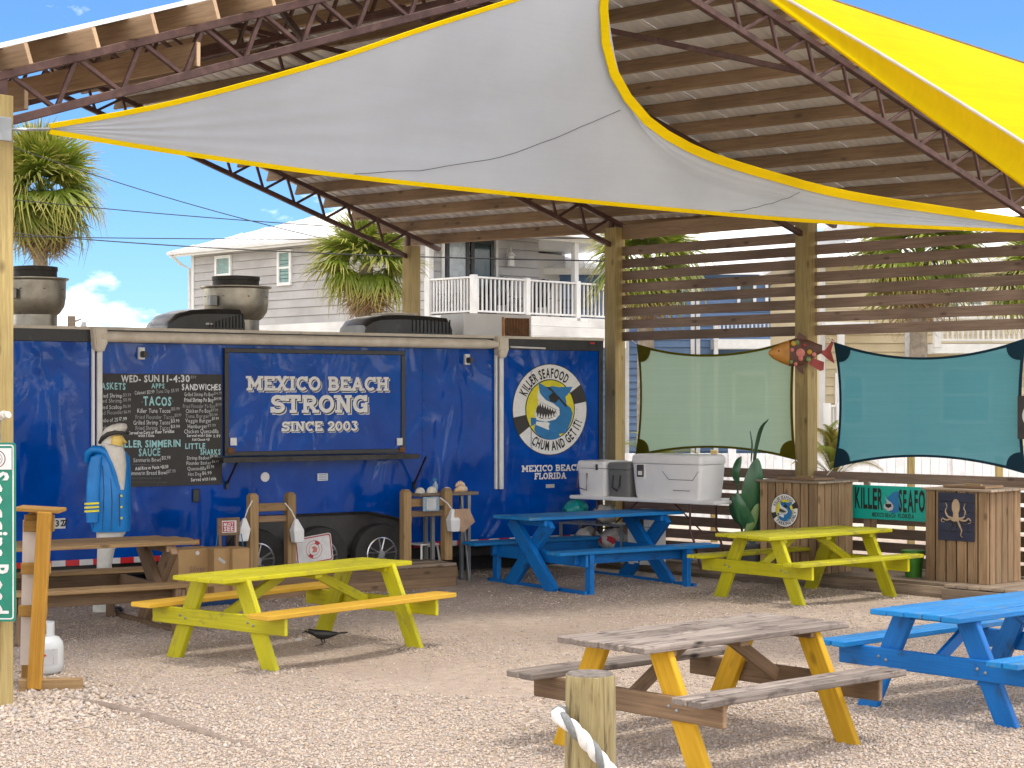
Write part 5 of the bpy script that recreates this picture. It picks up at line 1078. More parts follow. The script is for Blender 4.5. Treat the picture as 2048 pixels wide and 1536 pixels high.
def cooler(label, x0, x1, hgt, dep, bm_, lid_m, style, grp='coolers on the folding table'):
    c = ca + cu * ((x0 + x1) / 2) + Vector((-cu.y, cu.x, 0)) * (.06 + dep / 2); wd = x1 - x0
    t = thing('cooler', label, 'cooler', (c.x, c.y, zT), cang, grp); hb = hgt * .78
    rings = []
    for z, k in ((0, .90), (.03, .93), (hb * .5, .97), (hb, 1.0)):
        rings.append([(x * k, y * k, z) for x, y in rrect(wd, dep, .05, 4)])
    b_ = MB().loft(rings).build('tub', bm_, t, smooth=40)
    rings = [[(x * k, y * k, z) for x, y in rrect(wd + .012, dep + .012, .055, 4)] for z, k in ((hb + .006, 1.0), (hb + .03, 1.012), (hgt - .03, 1.0), (hgt - .006, .96), (hgt, .9))]
    MB().loft(rings).build('lid', lid_m, t, smooth=40)
    if style == 'rope':
        hx = -wd / 2 * .55; hd = MB().tube([(hx - .07, -dep / 2 - .005, hb * .82), (hx - .075, -dep / 2 - .02, hb * .3), (hx + .07, -dep / 2 - .02, hb * .2), (hx + .07, -dep / 2 - .005, hb * .82)], .008, 6).build('handle', m['steel_brown'], t)
        MB().box((wd * .22, -dep / 2 - .012, hb + .02), (.03, .02, .07)).build('latch', m['ink'], t, bev=.005)
    elif style == 'loop':
        MB().tube([(-wd * .22, -dep / 2, hb * .8), (-wd * .22, -dep / 2 - .02, hb * .35), (0, -dep / 2 - .025, hb * .22), (wd * .1, -dep / 2 - .02, hb * .4), (wd * .1, -dep / 2, hb * .8)], .009, 6).build('handle', m['ink'], t)
    else:
        hb_ = MB().box((-wd * .36, -dep / 2 + .0, hgt * .60), (.13, .03, hgt * .36)).build('handle_recess', m['white_plastic'], t, bev=.01); MB().box((-wd * .355, -dep / 2 - .018, hgt * .62), (.105, .02, hgt * .28)).build('handle', m['dark_gray_plastic'], hb_, bev=.008); MB().box((-wd * .35, -dep / 2 - .031, hgt * .57), (.055, .01, hgt * .09)).build('grip', m['white_plastic'], hb_)
        for a, b in (((-.05, .62), (.04, .44)), ((.04, .44), (.38, .44)), ((.38, .44), (.46, .64)), ((.1, .2), (.34, .2))): MB().tube([(wd * a[0], -dep / 2 * (.985), hgt * a[1]), (wd * b[0], -dep / 2 * .985, hgt * b[1])], .004, 5).build('groove', m['gray_plastic'], t)
cooler('small white cooler with rope handle at the left end of the folding table', .07, .53, .43, .5, m['white_plastic'], m['white_plastic'], 'rope'); cooler('dark grey cooler between the two white coolers', .55, .90, .42, .46, m['gray_plastic'], m['gray_plastic'], 'loop'); cooler('largest white cooler with dark grip at the right end of the folding table', .93, 1.96, .53, .52, m['white_plastic'], m['white_plastic'], 'big')
# things under the folding table
def local_c(x, y, z=.185): p = ca + cu * x + Vector((-cu.y, cu.x, 0)) * y; return (p.x, p.y, z)
wb = thing('white_bin', 'white plastic bin standing under the folding table', 'bin', local_c(.98, .3), cang); MB().box((0, 0, .33), (.34, .36, .66)).build('body', m['white_plastic'], wb, bev=.02); MB().box((.06, -.185, .5), (.06, .012, .12)).build('latch', m['dark_gray_plastic'], wb); MB().box((0, 0, .46), (.346, .366, .006)).build('lid_line', m['dark_gray_plastic'], wb)
def bag(label, x, y, z, sx, sy, sz, mat, cat='bag', extra=None):
    t = thing('plastic_bag', label, cat, local_c(x, y, z), cang, 'bags under the folding table'); rings = []; ph = random.uniform(0, 6)
    for k in range(9):
        f = k / 8; rr = math.sin(.25 + 2.6 * f) ** .7; rings.append([(sx / 2 * rr * (1 + .18 * math.sin(3 * a + ph + 4 * f) + .08 * math.sin(7 * a + 9 * f)) * math.cos(a), sy / 2 * rr * (1 + .15 * math.sin(4 * a + 5 * f)) * math.sin(a), sz * f * (1 + .05 * math.sin(2 * a + ph))) for a in [2 * math.pi * i / 20 for i in range(20)]])
    MB().loft(rings).build('bag', mat, t, smooth=35)
    if extra: MB().loft([[(sx * .34 * math.cos(a) * k, -sy * .5 - .01 + .03 * k, sz * .5 + sz * .2 * math.sin(a) * k) for a in [2 * math.pi * i / 10 for i in range(10)]] for k in (1, .1)], cap=False).build('print', extra, t)
bag('teal plastic bag under the left end of the folding table', .02, .1, .72, .34, .3, .22, m['teal_bag']); bag('red and white plastic bag under the folding table', .42, .2, .66, .3, .3, .22, m['clear_bag'], extra=m['red']); bag('clear bag with brown contents under the folding table', .12, .2, .3, .34, .3, .3, m['clear_bag'], extra=m['cardboard']); bag('clear bag with red lettering beside the white bin', .55, .2, .32, .42, .3, .28, m['clear_bag'], extra=m['ink_red']); bag('dark red bag lying lowest under the folding table', -.05, .25, .19, .4, .3, .16, m['ink_red'])
shz = thing('under_shelf', 'grey low shelf rack holding bags under the folding table', 'rack', local_c(.3, .25), cang)
for z in (.09, .46): MB().box((0, 0, z), (1.0, .42, .02)).build('shelf', m['gray_steel'], shz)
for x in (-.48, .48):
    for y in (-.19, .19): MB().box((x, y, .23), (.03, .03, .46)).build('upright', m['gray_steel'], shz)

# ================================================================== WOODEN BINS, SIGNS
def dpx(px, py, z): return gnd(px, py, z)
def wood_bin(label, near, wl, wr, hgt, grp='slatted wooden bins on the deck'):
    t = thing('wooden_bin', label, 'bin', near, FA, grp); nl = max(3, round(wl / .125)); nr = max(3, round(wr / .13)); pl, pr_ = wl / nl, wr / nr
    for k in range(nl): beam('slat', (-wl + pl * (k + .5), .012, 0), (-wl + pl * (k + .5), .012, hgt + random.uniform(-.004, .004)), pl - .018, .024, m['wood_crate'], t, up=(0, 1, 0))
    for k in range(nr): beam('slat', (-.012, .03 + pr_ * (k + .5), 0), (-.012, .03 + pr_ * (k + .5), hgt), pr_ - .016, .024, m['wood_crate'], t, up=(1, 0, 0))
    for k in range(nl): beam('slat', (-wl + pl * (k + .5), wr + .045, 0), (-wl + pl * (k + .5), wr + .045, hgt), pl - .012, .024, m['wood_crate'], t, up=(0, 1, 0))
    for k in range(nr): beam('slat', (-wl + .012, .03 + pr_ * (k + .5), 0), (-wl + .012, .03 + pr_ * (k + .5), hgt), pr_ - .016, .024, m['wood_crate'], t, up=(1, 0, 0))
    for k in range(5): beam('top_board', (-wl - .03, -.03 + (wr + .12) * (k + .5) / 5, hgt + .014), (.05, -.03 + (wr + .12) * (k + .5) / 5, hgt + .014), (wr + .12) / 5 - .006, .026, m['wood_deck'], t)
    beam('lid', (-wl * .78, wr * .45, hgt + .045), (-wl * .12, wr * .45, hgt + .045), wr * .62, .03, m['wood_brown'], t); beam('lid_handle', (-wl * .5, wr * .3, hgt + .068), (-wl * .25, wr * .3, hgt + .068), .04, .02, m['wood_tan'], t)
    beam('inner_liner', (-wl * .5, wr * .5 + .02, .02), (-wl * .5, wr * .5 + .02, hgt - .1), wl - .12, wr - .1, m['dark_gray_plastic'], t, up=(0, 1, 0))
    return t
n1 = gnd(1977, 1170, .186); hR = n1.y * (1170 - 985) / F
binR = wood_bin('slatted wooden bin with the octopus panel at the right', n1, .80, .62, hR)
n2 = gnd(1633, 1150, .186); hL = n2.y * (1150 - 968) / F
binL = wood_bin('slatted wooden bin with the round parking sign', n2, .82, .66, hL)
rs_ = fwd = Vector((-U.y, U.x, 0))
c_ = n2 - U * .44 + Vector((0, 0, n2.y * (1150 - 1024) / F)) - fwd * .012
ps = thing('round_sign', 'round white parking sign with shark emblem on the left bin', 'sign', c_, FA); rS = 33 / F * n2.y
MB().lathe([(rS * 1.01, -.004), (rS * 1.01, .008)], 40, axis='Y').build('plate', m['ink'], ps)
emblem(ps.children[0], lambda x, z, o: (x, -.005 - o * .4, z), rS, [('KILLER SEAFOOD', -70, 48, False), ('PARKING ONLY', 222, 92, True)], True)
# octopus panel
c_ = n1 - U * (.80 - .19 - .22) + Vector((0, 0, hR - .02 - .26)) - fwd * .014
op = thing('octopus_panel', 'navy plank panel with a tan octopus on the right bin', 'sign', c_, FA); pw_, ph_ = .455, .53
for k in range(5): beam('plank', (-pw_ / 2, 0, -ph_ / 2 + ph_ / 5 * (k + .5)), (pw_ / 2, 0, -ph_ / 2 + ph_ / 5 * (k + .5)), .016, ph_ / 5 - .004, m['navy'], op)
oc = MB(); oc.prism([(.0 + .05 * math.sin(R(a)), .11 + .085 * math.cos(R(a))) for a in range(-140, 141, 20)] + [(.035, -.0), (.075, -.03), (.04, -.06), (.015, -.05), (-.015, -.055), (-.045, -.05), (-.07, -.02), (-.035, .0)], lambda a, b, d: (a, -.009 - d, b), .004); oc.build('octopus_body', m['octopus_tan'], op)
for k, pts in enumerate([[(.06, -.03), (.12, -.04), (.16, -.01), (.19, -.05), (.15, -.07)], [(.05, -.02), (.10, .0), (.12, .06), (.10, .1), (.12, .15)], [(-.06, -.02), (-.12, -.04), (-.17, -.02), (-.18, -.06), (-.14, -.06)], [(-.05, -.01), (-.1, .0), (-.13, .06), (-.11, .11), (-.13, .15)], [(.03, -.05), (.05, -.1), (.075, -.15), (.06, -.2), (.09, -.22)], [(-.03, -.05), (-.05, -.1), (-.08, -.14), (-.06, -.18), (-.02, -.16)], [(0, -.05), (.01, -.1), (-.01, -.14)], [(.05, -.04), (.1, -.07), (.14, -.09), (.12, -.12)]]):
    MB().tube(curve([(x, -.012, z) for x, z in pts], 10), [.013 - .001 * i for i in range(11)], 5).build('tentacle', m['octopus_tan' if k < 5 else 'galv_dark'], op)
# teal shop sign between the bins
a_, b_ = fx(1706, 1000, .55), fx(1851, 1000, .55); zc_ = fx(1780, 1006, .55)[1]; zh = fx(1780, 970, .55)[1] - fx(1780, 1038, .55)[1]
Lts = (b_[0] - a_[0]) * 1.28; c_ = R3 + U * (a_[0] + Lts / 2) - fwd * .55 + Vector((0, 0, zc_)); ts = thing('shop_sign', 'teal painted shop sign board with black lettering between the bins', 'sign', c_, FA)
MB().box((0, 0, 0), (Lts, .022, zh)).build('board', m['sign_teal'], ts, bev=.004)
ex = lambda f: -Lts / 2 + Lts * f
[text_mesh(MB(), c, ex(.03) + Lts * .305 * f, -zh * .18, zh * .58, Lts * wf, 'b', .02, lambda x, z: (x, -.0135, z)).build('lettering', m['ink'], ts) for c, f, wf in (('K', 0, .06), ('I', .22, .014), ('L', .30, .045), ('L', .47, .045), ('E', .64, .048), ('R', .82, .054))]; text_mesh(MB(), 'SEAFOOD', ex(.505), -zh * .22, zh * .60, Lts * .42, 'b', .02, lambda x, z: (x, -.0135, z)).build('lettering', m['ink'], ts)
text_mesh(MB(), 'MEXICO BEACH', ex(.22), -zh * .42, zh * .12, Lts * .25, 'b', .02, lambda x, z: (x, -.0135, z)).build('lettering', m['ink'], ts); text_mesh(MB(), 'FLORIDA', ex(.5), -zh * .42, zh * .12, Lts * .17, 'b', .02, lambda x, z: (x, -.0135, z)).build('lettering', m['ink'], ts)
def spoly(pts, mat, off, name): MB().add([(ex(.42) + x * zh, -off, z * zh) for x, z in pts], [tuple(range(len(pts)))]).build(name, m[mat], ts)
spoly([(-.24, .30), (-.10, .16), (.05, .30), (.20, .36), (.30, .30), (.27, .12), (.33, -.05), (.26, -.26), (.12, -.3), (-.05, -.26), (-.1, -.1), (-.02, .02)], 'ink_blue', .0135, 'shark_head'); spoly([(-.22, .24), (-.14, .1), (.02, .02), (.10, -.08), (.06, -.2), (-.1, -.24), (-.24, -.14), (-.22, -.04), (-.12, .0)], 'label_gray', .0155, 'shark_jaw'); spoly([(-.18, -.03), (.02, -.02), (.04, -.1), (-.08, -.15), (-.18, -.1)], 'ink', .0175, 'shark_mouth')
MB().box((-Lts * .36, .03, -zh * .2), (.07, .04, zh * 1.6)).build('back_batten', m['wood_slat'], ts)
beam('support_post', (-Lts * .30, .035, -(zc_ - .186)), (-Lts * .30, .035, zh * .45), .09, .04, m['wood_crate'], ts, up=(0, 1, 0)); beam('support_post', (Lts * .45, .035, -(zc_ - .186)), (Lts * .45, .035, zh * .45), .09, .04, m['wood_crate'], ts, up=(0, 1, 0))
g_ = gnd(1838, 1157, .186); gbn = thing('green_bucket', 'green plastic bucket beside the right wooden bin', 'bucket', (g_.x - .02, g_.y + .2, .186)); MB().lathe([(.09, 0), (.125, .27), (.135, .27), (.135, .3), (.12, .3)], 24).build('pail', m['green_plastic'], gbn, smooth=40)
# fish sculpture on the post
fp = ray(1602, 705, R3.y - .22); fi = thing('fish_sculpture', 'painted metal fish sculpture with pink and yellow spots on the post', 'sculpture', fp); sf = fp.y / F
def fo(px, py): return ((px - 1602) * sf, (705 - py) * sf)
rows = [(1537, 706, 3), (1545, 706, 11), (1560, 706, 19), (1578, 706, 26), (1600, 705, 28), (1618, 702, 22), (1632, 699, 13), (1644, 698, 8)]
def ring(px, py, r_, n=16): c = fo(px, py); return [(c[0], .04 * (r_ / 28) ** .5 * math.cos(a) - .0, c[1] + r_ * sf * math.sin(a)) for a in [2 * math.pi * i / n for i in range(n)]]
MB().loft([ring(*r_) for r_ in rows[:4]]).build('head', m['fish_gold'], fi, smooth=50); MB().loft([ring(*r_) for r_ in rows[3:]]).build('body', m['fish_brown'], fi, smooth=50)
def fin(pts, mat, name): MB().prism([fo(*p) for p in pts], lambda a, b, d: (a, -.008 + d, b), .016).build(name, m[mat], fi)
fin([(1636, 703), (1650, 700), (1662, 684), (1664, 677), (1668, 682), (1662, 702), (1669, 727), (1655, 718), (1646, 710)], 'fish_red', 'tail'); fin([(1590, 682), (1598, 664), (1612, 675), (1628, 695), (1612, 692)], 'fish_brown', 'dorsal_fin'); fin([(1622, 715), (1648, 724), (1647, 740), (1640, 742), (1618, 728)], 'fish_red', 'belly_fin'); fin([(1588, 730), (1605, 733), (1608, 749), (1600, 745)], 'fish_brown', 'lower_fin')
for px, py, r_, mm in ((1600, 706, 9, 'fish_pink'), (1618, 704, 5, 'fish_yellow'), (1627, 709, 4.5, 'fish_pink'), (1586, 687, 5, 'fish_yellow'), (1593, 685, 5, 'fish_green'), (1583, 700, 4, 'fish_pink'), (1616, 719, 5, 'fish_green'), (1581, 724, 4, 'fish_green'), (1600, 717, 5, 'fish_pink'), (1590, 728, 4, 'fish_pink'), (1607, 690, 4, 'fish_red')):
    c = fo(px, py); MB().lathe([(r_ * sf, -.042), (r_ * sf * .8, -.050), (.001, -.052)], 12, (c[0], .0, c[1]), axis='Y').build('spot', m[mm], fi, smooth=60)
c = fo(1557, 702); MB().lathe([(.010, -.032), (.006, -.038)], 8, (c[0], 0, c[1]), axis='Y').build('eye', m['ink'], fi)
# banana plant in a pot and folded chair behind it
bpz = gnd(1500, 1138, .186); ban = thing('banana_plant', 'dark green broad leaved potted plant beside the left bin', 'plant', (bpz.x, bpz.y, .186)); sb_ = bpz.y / F
MB().lathe([(.12, 0), (.16, .28), (.17, .28), (.17, .31), (.15, .31)], 20).build('pot', m['dark_gray_plastic'], ban, smooth=40); MB().lathe([(.15, .29), (.004, .30)], 16).build('soil', m['fish_brown'], ban)
def bpt(px, py, y=0.0): return Vector(((px - 1500) * sb_, y, (1138 - py) * sb_))
def leaf(pts, wd, tw_, mat='leaf_dark'):
    P = curve([bpt(*p) for p in pts], 14); mb = MB(); rows = []
    for i, p in enumerate(P):
        t_ = (P[min(i + 1, 14)] - P[max(i - 1, 0)]).normalized(); s_ = t_.cross(Vector((math.sin(tw_), -math.cos(tw_), .0))).normalized(); f = i / 14; w_ = wd * math.sin(math.pi * min(1, f * .93 + .06)) ** .7
        rows.append([p + s_ * w_ * k + Vector((0, .05 * abs(k) * w_ * 6, .01 * math.sin(9 * f + 5 * k))) for k in (-1, -.5, 0, .5, 1)])
    mb.loft(rows, cap=False); vs = mb.v; mb.f = [f for f in mb.f if not (f[0] % 5 == 4)]; mb.m = mb.m[:len(mb.f)]
    return mb.build('leaf', m[mat], ban, smooth=60)
leaf([(1496, 1040, -.08), (1500, 990, -.14), (1507, 950, -.15), (1511, 916, -.12)], .125, .15); leaf([(1508, 1062, -.08), (1492, 1042, -.16), (1478, 1012, -.2), (1468, 985, -.18)], .085, -.3); leaf([(1528, 1080, -.02), (1522, 1035, -.06), (1513, 985, -.06)], .10, .3); leaf([(1506, 935, -.03), (1512, 895, -.03), (1521, 858, -.05), (1534, 838, -.12)], .032, .6); leaf([(1474, 968, -.05), (1470, 942, -.1), (1480, 912, -.08)], .05, -.5); leaf([(1486, 1075, -.12), (1500, 1045, -.15), (1514, 1005, -.12)], .055, .2, 'fish_green'); leaf([(1502, 925, 0), (1505, 890, .02), (1500, 862, 0)], .028, 1.0); leaf([(1480, 1050, -.02), (1466, 1020, -.05), (1462, 990, -.05)], .05, -.6)
for pts in ([(1500, 1125), (1502, 1060), (1498, 1030)], [(1500, 1125), (1512, 1050), (1507, 930)], [(1500, 1120), (1518, 1100), (1526, 1075)], [(1500, 1120), (1486, 1080), (1474, 970)], [(1500, 1120), (1504, 1080), (1508, 1060)]): MB().tube([bpt(*q) for q in pts], [.022, .016, .01], 8).build('stem', m['leaf_dark'], ban, smooth=60)
fcz = gnd(1512, 1136, .186); fch = thing('folded_chair', 'folded grey metal chair leaning beside the left bin', 'chair', (fcz.x + .03, fcz.y + .2, .186))
for a, b in (((-.08, 0, 0), (.02, .08, .62)), ((-.03, .02, 0), (.05, .1, .62)), ((-.08, .3, 0), (.02, .34, .62)), ((.02, .08, .62), (.02, .34, .62)), ((-.05, .05, .2), (-.05, .32, .2))): MB().tube([a, b], .011, 6).build('frame_tube', m['gray_steel'], fch)
# black round sign at the right edge
p = R3 + U * fx(2052, 835, .2)[0] - fwd * .2; bs = thing('black_sign', 'black board with round white emblem at the right edge', 'sign', (p.x, p.y, fx(2052, 835, .2)[1]), FA); MB().box((0, 0, 0), (.2, .02, .48)).build('board', m['board_black'], bs); MB().lathe([(.14, -.012), (.14, -.008)], 24, (.1, 0, .02), axis='Y').build('disc', m['reflect_white'], bs); MB().lathe([(.09, -.015), (.09, -.01)], 24, (.1, 0, .02), axis='Y').build('disc_center', m['board_black'], bs)

# ================================================================== HOUSES BEHIND
def window(parent, x, z, w_, h_, pane='glass_pale', yy=-.05, two=True, shutters=False):
    fr = MB(); t_ = .09
    for c, d in (((0, h_ / 2), (w_ + 2 * t_, t_)), ((0, -h_ / 2), (w_ + 2 * t_, t_))): fr.box((x + c[0], yy, z + c[1]), (d[0], .07, d[1]))
    for sx in (-1, 1): fr.box((x + sx * (w_ / 2 + t_ / 2), yy, z), (t_, .07, h_ - t_))
    if two: fr.box((x, yy + .006, z), (w_, .05, .06))
    o = fr.build('window', m['white_paint'], parent); MB().box((x, yy + .028, z), (w_, .02, h_ - .05)).build('pane', m[pane], o)
    if shutters:
        for k in range(8): MB().box((x, yy + .012, z - h_ / 2 + .1 + (h_ - .2) * k / 7), (w_ - .04, .012, h_ / 11)).build('shutter_slat', m['shutter'], o)
    return o
def railing(parent, p0, p1, zb, zt, step=.14, posts=(0, 1)):
    p0, p1 = Vector(p0), Vector(p1); L_ = (p1 - p0).length; d = (p1 - p0) / L_; up = Vector((0, 0, 1))
    tr_ = beam('top_rail', p0 + up * zt, p1 + up * zt, .1, .05, m['white_board'], parent); beam('bottom_rail', p0 + up * (zb + .1), p1 + up * (zb + .1), .06, .05, m['white_board'], parent)
    for k in range(1, int(L_ / step)): beam('baluster', p0 + d * k * step + up * (zb + .12), p0 + d * k * step + up * (zt - .03), .045, .045, m['white_board'], parent, up=d)
    for f in posts: beam('rail_post', p0 + d * L_ * f + up * (zb - .05), p0 + d * L_ * f + up * (zt + .06), .15, .15, m['white_board'], parent, up=d)
def hip_roof(parent, x0, x1, y0, y1, z, pitch, name='roof', seam=.5, hips=(True, True)):
    yr = (y0 + y1) / 2; h = (yr - y0) * pitch; k = yr - y0; a = x0 + (k if hips[0] else 0); b = x1 - (k if hips[1] else 0)
    V = [(x0, y0, z), (x1, y0, z), (x1, y1, z), (x0, y1, z), (a, yr, z + h), (b, yr, z + h)]
    r_ = MB().add(V, [(0, 1, 5, 4), (1, 2, 5), (2, 3, 4, 5), (3, 0, 4), (0, 3, 2, 1)]).build(name, m['metal_roof'], parent)
    n = int((x1 - x0) / seam)
    for i in range(1, n):
        x = x0 + (x1 - x0) * i / n; f = min(1, (x - x0) / k if hips[0] else 1, (x1 - x) / k if hips[1] else 1)
        if f > .05: beam('roof_seam', (x, y0, z + .015), (x, y0 + k * f, z + h * f + .015), .03, .03, m['metal_roof'], r_)
    MB().box(((x0 + x1) / 2, y0 + .02, z - .09), (x1 - x0, .05, .18)).build('fascia', m['white_paint'], r_); MB().box((x1 - .02, (y0 + y1) / 2, z - .09), (.05, y1 - y0 - .1, .18)).build('fascia', m['white_paint'], r_)
    return r_
CG = Vector((-2.13, 48, 0)); HG = thing('gray_house', 'raised grey lap-sided house with white metal hip roof and white balcony', 'house', CG, FA)
def hx(px, py, o=CG, d=U): return vplane(px, py, (o.x, o.y), (d.x, d.y))
MB().box((-5.35, 2.02, 3.3), (10.6, 4.0, 6.5)).build('core', m['siding_gray'], HG); MB().box((-6.9, 6.2, 3.3), (7.4, 4.3, 6.5)).build('core', m['siding_gray'], HG)
z = 2.6
while z < 6.5:
    if not (3.9 < z < 4.2): beam('siding_board', (-10.65, -.012, z + .115), (0, -.012, z + .115), .02, .232, m['siding_gray'], HG, up=(0, .12, 1))
    z += .24
beam('band_board', (-10.68, -.05, 4.12), (.02, -.05, 4.12), .05, .36, m['white_board'], HG)
beam('corner_trim', (-10.62, -.03, 2.6), (-10.62, -.03, 6.5), .14, .04, m['white_board'], HG, up=(0, 1, 0)); beam('corner_trim', (-.04, -.03, 4.3), (-.04, -.03, 6.5), .14, .04, m['white_board'], HG, up=(0, 1, 0))
z = 4.32
while z < 6.5: beam('siding_board', (.012, 0, z + .115), (.012, 4.0, z + .115), .02, .232, m['siding_gray'], HG, up=(-.12, 0, 1)); z += .24
for px0, px1, py0, py1, sh_ in ((437, 462, 514, 585, True), (562, 582, 503, 568, False)):
    (xa, _), (xb, _) = hx(px0, 540), hx(px1, 540); xm = (xa + xb) / 2; zt, zb = hx((px0 + px1) / 2, py0)[1], hx((px0 + px1) / 2, py1)[1]; window(HG, xm, (zt + zb) / 2, xb - xa, zt - zb, 'glass_dark' if not sh_ else 'glass_pale', shutters=True)
hip_roof(HG, -11.15, 2.3, -.5, 8.9, 6.62, .34)
beam('gutter', (-11.15, -.56, 6.55), (.3, -.56, 6.55), .1, .1, m['white_board'], HG); MB().tube([(-11.0, -.55, 6.5), (-10.9, -.3, 6.25), (-10.75, -.06, 6.1), (-10.75, -.06, 2.6)], .045, 8).build('downpipe', m['white_metal'], HG, smooth=60)
# balcony
for k in range(3): beam('skirt_board', (1.78, -.1, 4.22 - k * .26), (1.78, 5.6, 4.22 - k * .26), .03, .255, m['white_board'], HG); beam('skirt_board', (0, -.1, 4.22 - k * .26), (1.78, -.1, 4.22 - k * .26), .03, .255, m['white_board'], HG)
MB().box((.88, 2.75, 4.28), (1.76, 5.7, .06)).build('balcony_floor', m['wood_deck'], HG)
railing(HG, (0, -.06, 0), (1.72, -.06, 0), 4.31, 5.27, .115); railing(HG, (1.72, -.06, 0), (1.72, 5.5, 0), 4.31, 5.27, .15, (.34, .68, 1))
for y in (3.75, 5.4): beam('porch_post', (1.62, y, 4.3), (1.62, y, 6.45), .15, .15, m['white_board'], HG, up=(0, 1, 0))
beam('porch_post', (.05, -.06, 4.3), (.05, -.06, 6.45), .16, .16, m['white_board'], HG, up=(0, 1, 0)); beam('porch_beam', (1.7, -.1, 6.47), (1.7, 5.6, 6.47), .12, .22, m['white_board'], HG)
for y0 in (.5, 1.4):
    d_ = MB()
    for c, s_ in (((y0 + .42, 6.38), (.84, .12)), ((y0 + .42, 4.45), (.84, .25))): d_.box((.05, c[0], c[1]), (.06, s_[0], s_[1]))
    for y in (y0 + .06, y0 + .78): d_.box((.05, y, 5.38), (.06, .12, 1.9))
    d_ = d_.build('balcony_door', m['door_black'], HG); MB().box((.04, y0 + .42, 5.42), (.03, .6, 1.8)).build('door_glass', m['glass_pale' if y0 < 1 else 'glass_dark'], d_)
beam('door_trim', (.05, .42, 4.3), (.05, .42, 6.5), .05, .09, m['white_board'], HG, up=(0, 1, 0)); beam('door_trim', (.05, 2.36, 4.3), (.05, 2.36, 6.5), .05, .09, m['white_board'], HG, up=(0, 1, 0)); beam('door_trim', (.05, .4, 6.5), (.05, 2.4, 6.5), .05, .1, m['white_board'], HG)
ln = MB().lathe([(.09, 0), (.1, .02), (.08, .28), (.14, .30), (.03, .40)], 12).build('wall_lantern', m['white_metal'], HG, loc=(.2, 2.75, 5.75)); MB().tube([(-.18, 0, .2), (-.12, 0, .48), (0, 0, .5), (0, 0, .4)], .015, 6).build('lantern_arm', m['white_metal'], ln)
def adiron(label, lx, ly, rz):
    p = CG + U * lx + Vector((-U.y, U.x, 0)) * ly; t = thing('porch_chair', label, 'chair', (p.x, p.y, 4.31), FA + rz, 'dark chairs on the balcony')
    for k in range(5): beam('back_slat', ((k - 2) * .11, .2, .35), ((k - 2) * .13, .42, 1.0 + .08 * math.cos((k - 2) * .7)), .1, .02, m['chair_dark'], t, up=(0, 1, .3))
    for k in range(4): beam('seat_slat', (-.27, -.3 + k * .12, .38 - k * .01), (.27, -.3 + k * .12, .38 - k * .01), .1, .02, m['chair_dark'], t)
    for sx in (-1, 1): beam('leg', (sx * .3, -.32, 0), (sx * .3, -.32, .55), .08, .03, m['chair_dark'], t, up=(0, 1, 0)); beam('leg', (sx * .3, .35, 0), (sx * .3, .2, .55), .08, .03, m['chair_dark'], t, up=(0, 1, 0)); beam('arm', (sx * .33, -.4, .57), (sx * .33, .35, .57), .12, .02, m['chair_dark'], t)
adiron('dark porch chair at the left corner of the grey house balcony', .75, .35, R(0)); adiron('dark porch chair in front of the balcony doors', .7, 1.6, R(-100)); adiron('dark porch chair beside the balcony lantern', .7, 3.1, R(-95)); adiron('dark porch chair at the right end of the balcony', .8, 4.7, R(-80))

def box_house(name, label, px0, px1, Y, zt, side_mat, rz=0.0, expo=.2, zb=.0, dep=8, roof_over=.5, pitch=.35, hips=(True, True)):
    X0_, X1_ = (px0 - 1024) / F * Y, (px1 - 1024) / F * Y; t = thing(name, label, 'house', (X0_, Y, 0), rz); W_ = X1_ - X0_
    MB().box((W_ / 2, dep / 2 + .02, zt / 2), (W_ - .02, dep, zt)).build('core', side_mat, t); z = zb
    while z < zt - .05: beam('siding_board', (0, -.012, z + expo / 2), (W_, -.012, z + expo / 2), .02, expo - .006, side_mat, t, up=(0, .12, 1)); z += expo
    hip_roof(t, -roof_over, W_ + roof_over, -roof_over, dep + roof_over, zt + .1, pitch, seam=.55, hips=hips); return t, X0_, W_
BH, bx, bw = box_house('blue_house', 'blue lap-sided house with white metal roof behind the slat fence', 1086, 1600, 56, 6.0, m['siding_blue'], 0, .21, .6, 7, hips=(False, False))
lx = lambda px, Y=56, b=None: (px - 1024) / F * Y - (bx if b is None else b)
zy = lambda py, Y=56: H - (py - HZ) / F * Y
for px in (1385, 1396, 1254): beam('corner_trim', (lx(px), -.035, 0), (lx(px), -.035, 5.95), .12, .03, m['white_board'], BH, up=(0, 1, 0))
for p0, p1 in ((1474, 1512), (1530, 1566)): window(BH, lx((p0 + p1) / 2), zy(592), (p1 - p0 - 12) / F * 56, .8, 'glass_dark')
window(BH, lx(1500), zy(790), .9, 1.3, 'glass_dark')
bal = MB().box((lx(1510), -.55, zy(690)), (2.7, 1.1, .28)).build('balcony_floor', m['white_paint'], BH); railing(BH, (lx(1424), -1.05, 0), (lx(1598), -1.05, 0), zy(680), zy(643), .12)
for px in (1424, 1598): beam('porch_post', (lx(px), -1.05, 0), (lx(px), -1.05, zy(643)), .13, .13, m['white_board'], BH, up=(0, 1, 0))
CH_, cx0, cw = box_house('cream_house', 'cream yellow lap-sided house with white balcony at the right', 1641, 2140, 41, 5.2, m['siding_cream'], 0, .19, .0, 8)
l2 = lambda px: lx(px, 41, cx0); z2 = lambda py: zy(py, 41)
window(CH_, l2(1949), z2(594), .28, .42, 'glass_pale', two=False); window(CH_, l2(1900), z2(605), .34, .5, 'glass_pale'); window(CH_, l2(1700), z2(800), .5, 1.1, 'glass_dark'); window(CH_, l2(1930), z2(790), 1.0, 1.2, 'glass_dark')
for px in (1644, 1815): beam('corner_trim', (l2(px), -.035, 0), (l2(px), -.035, 5.15), .13, .03, m['white_board'], CH_, up=(0, 1, 0))
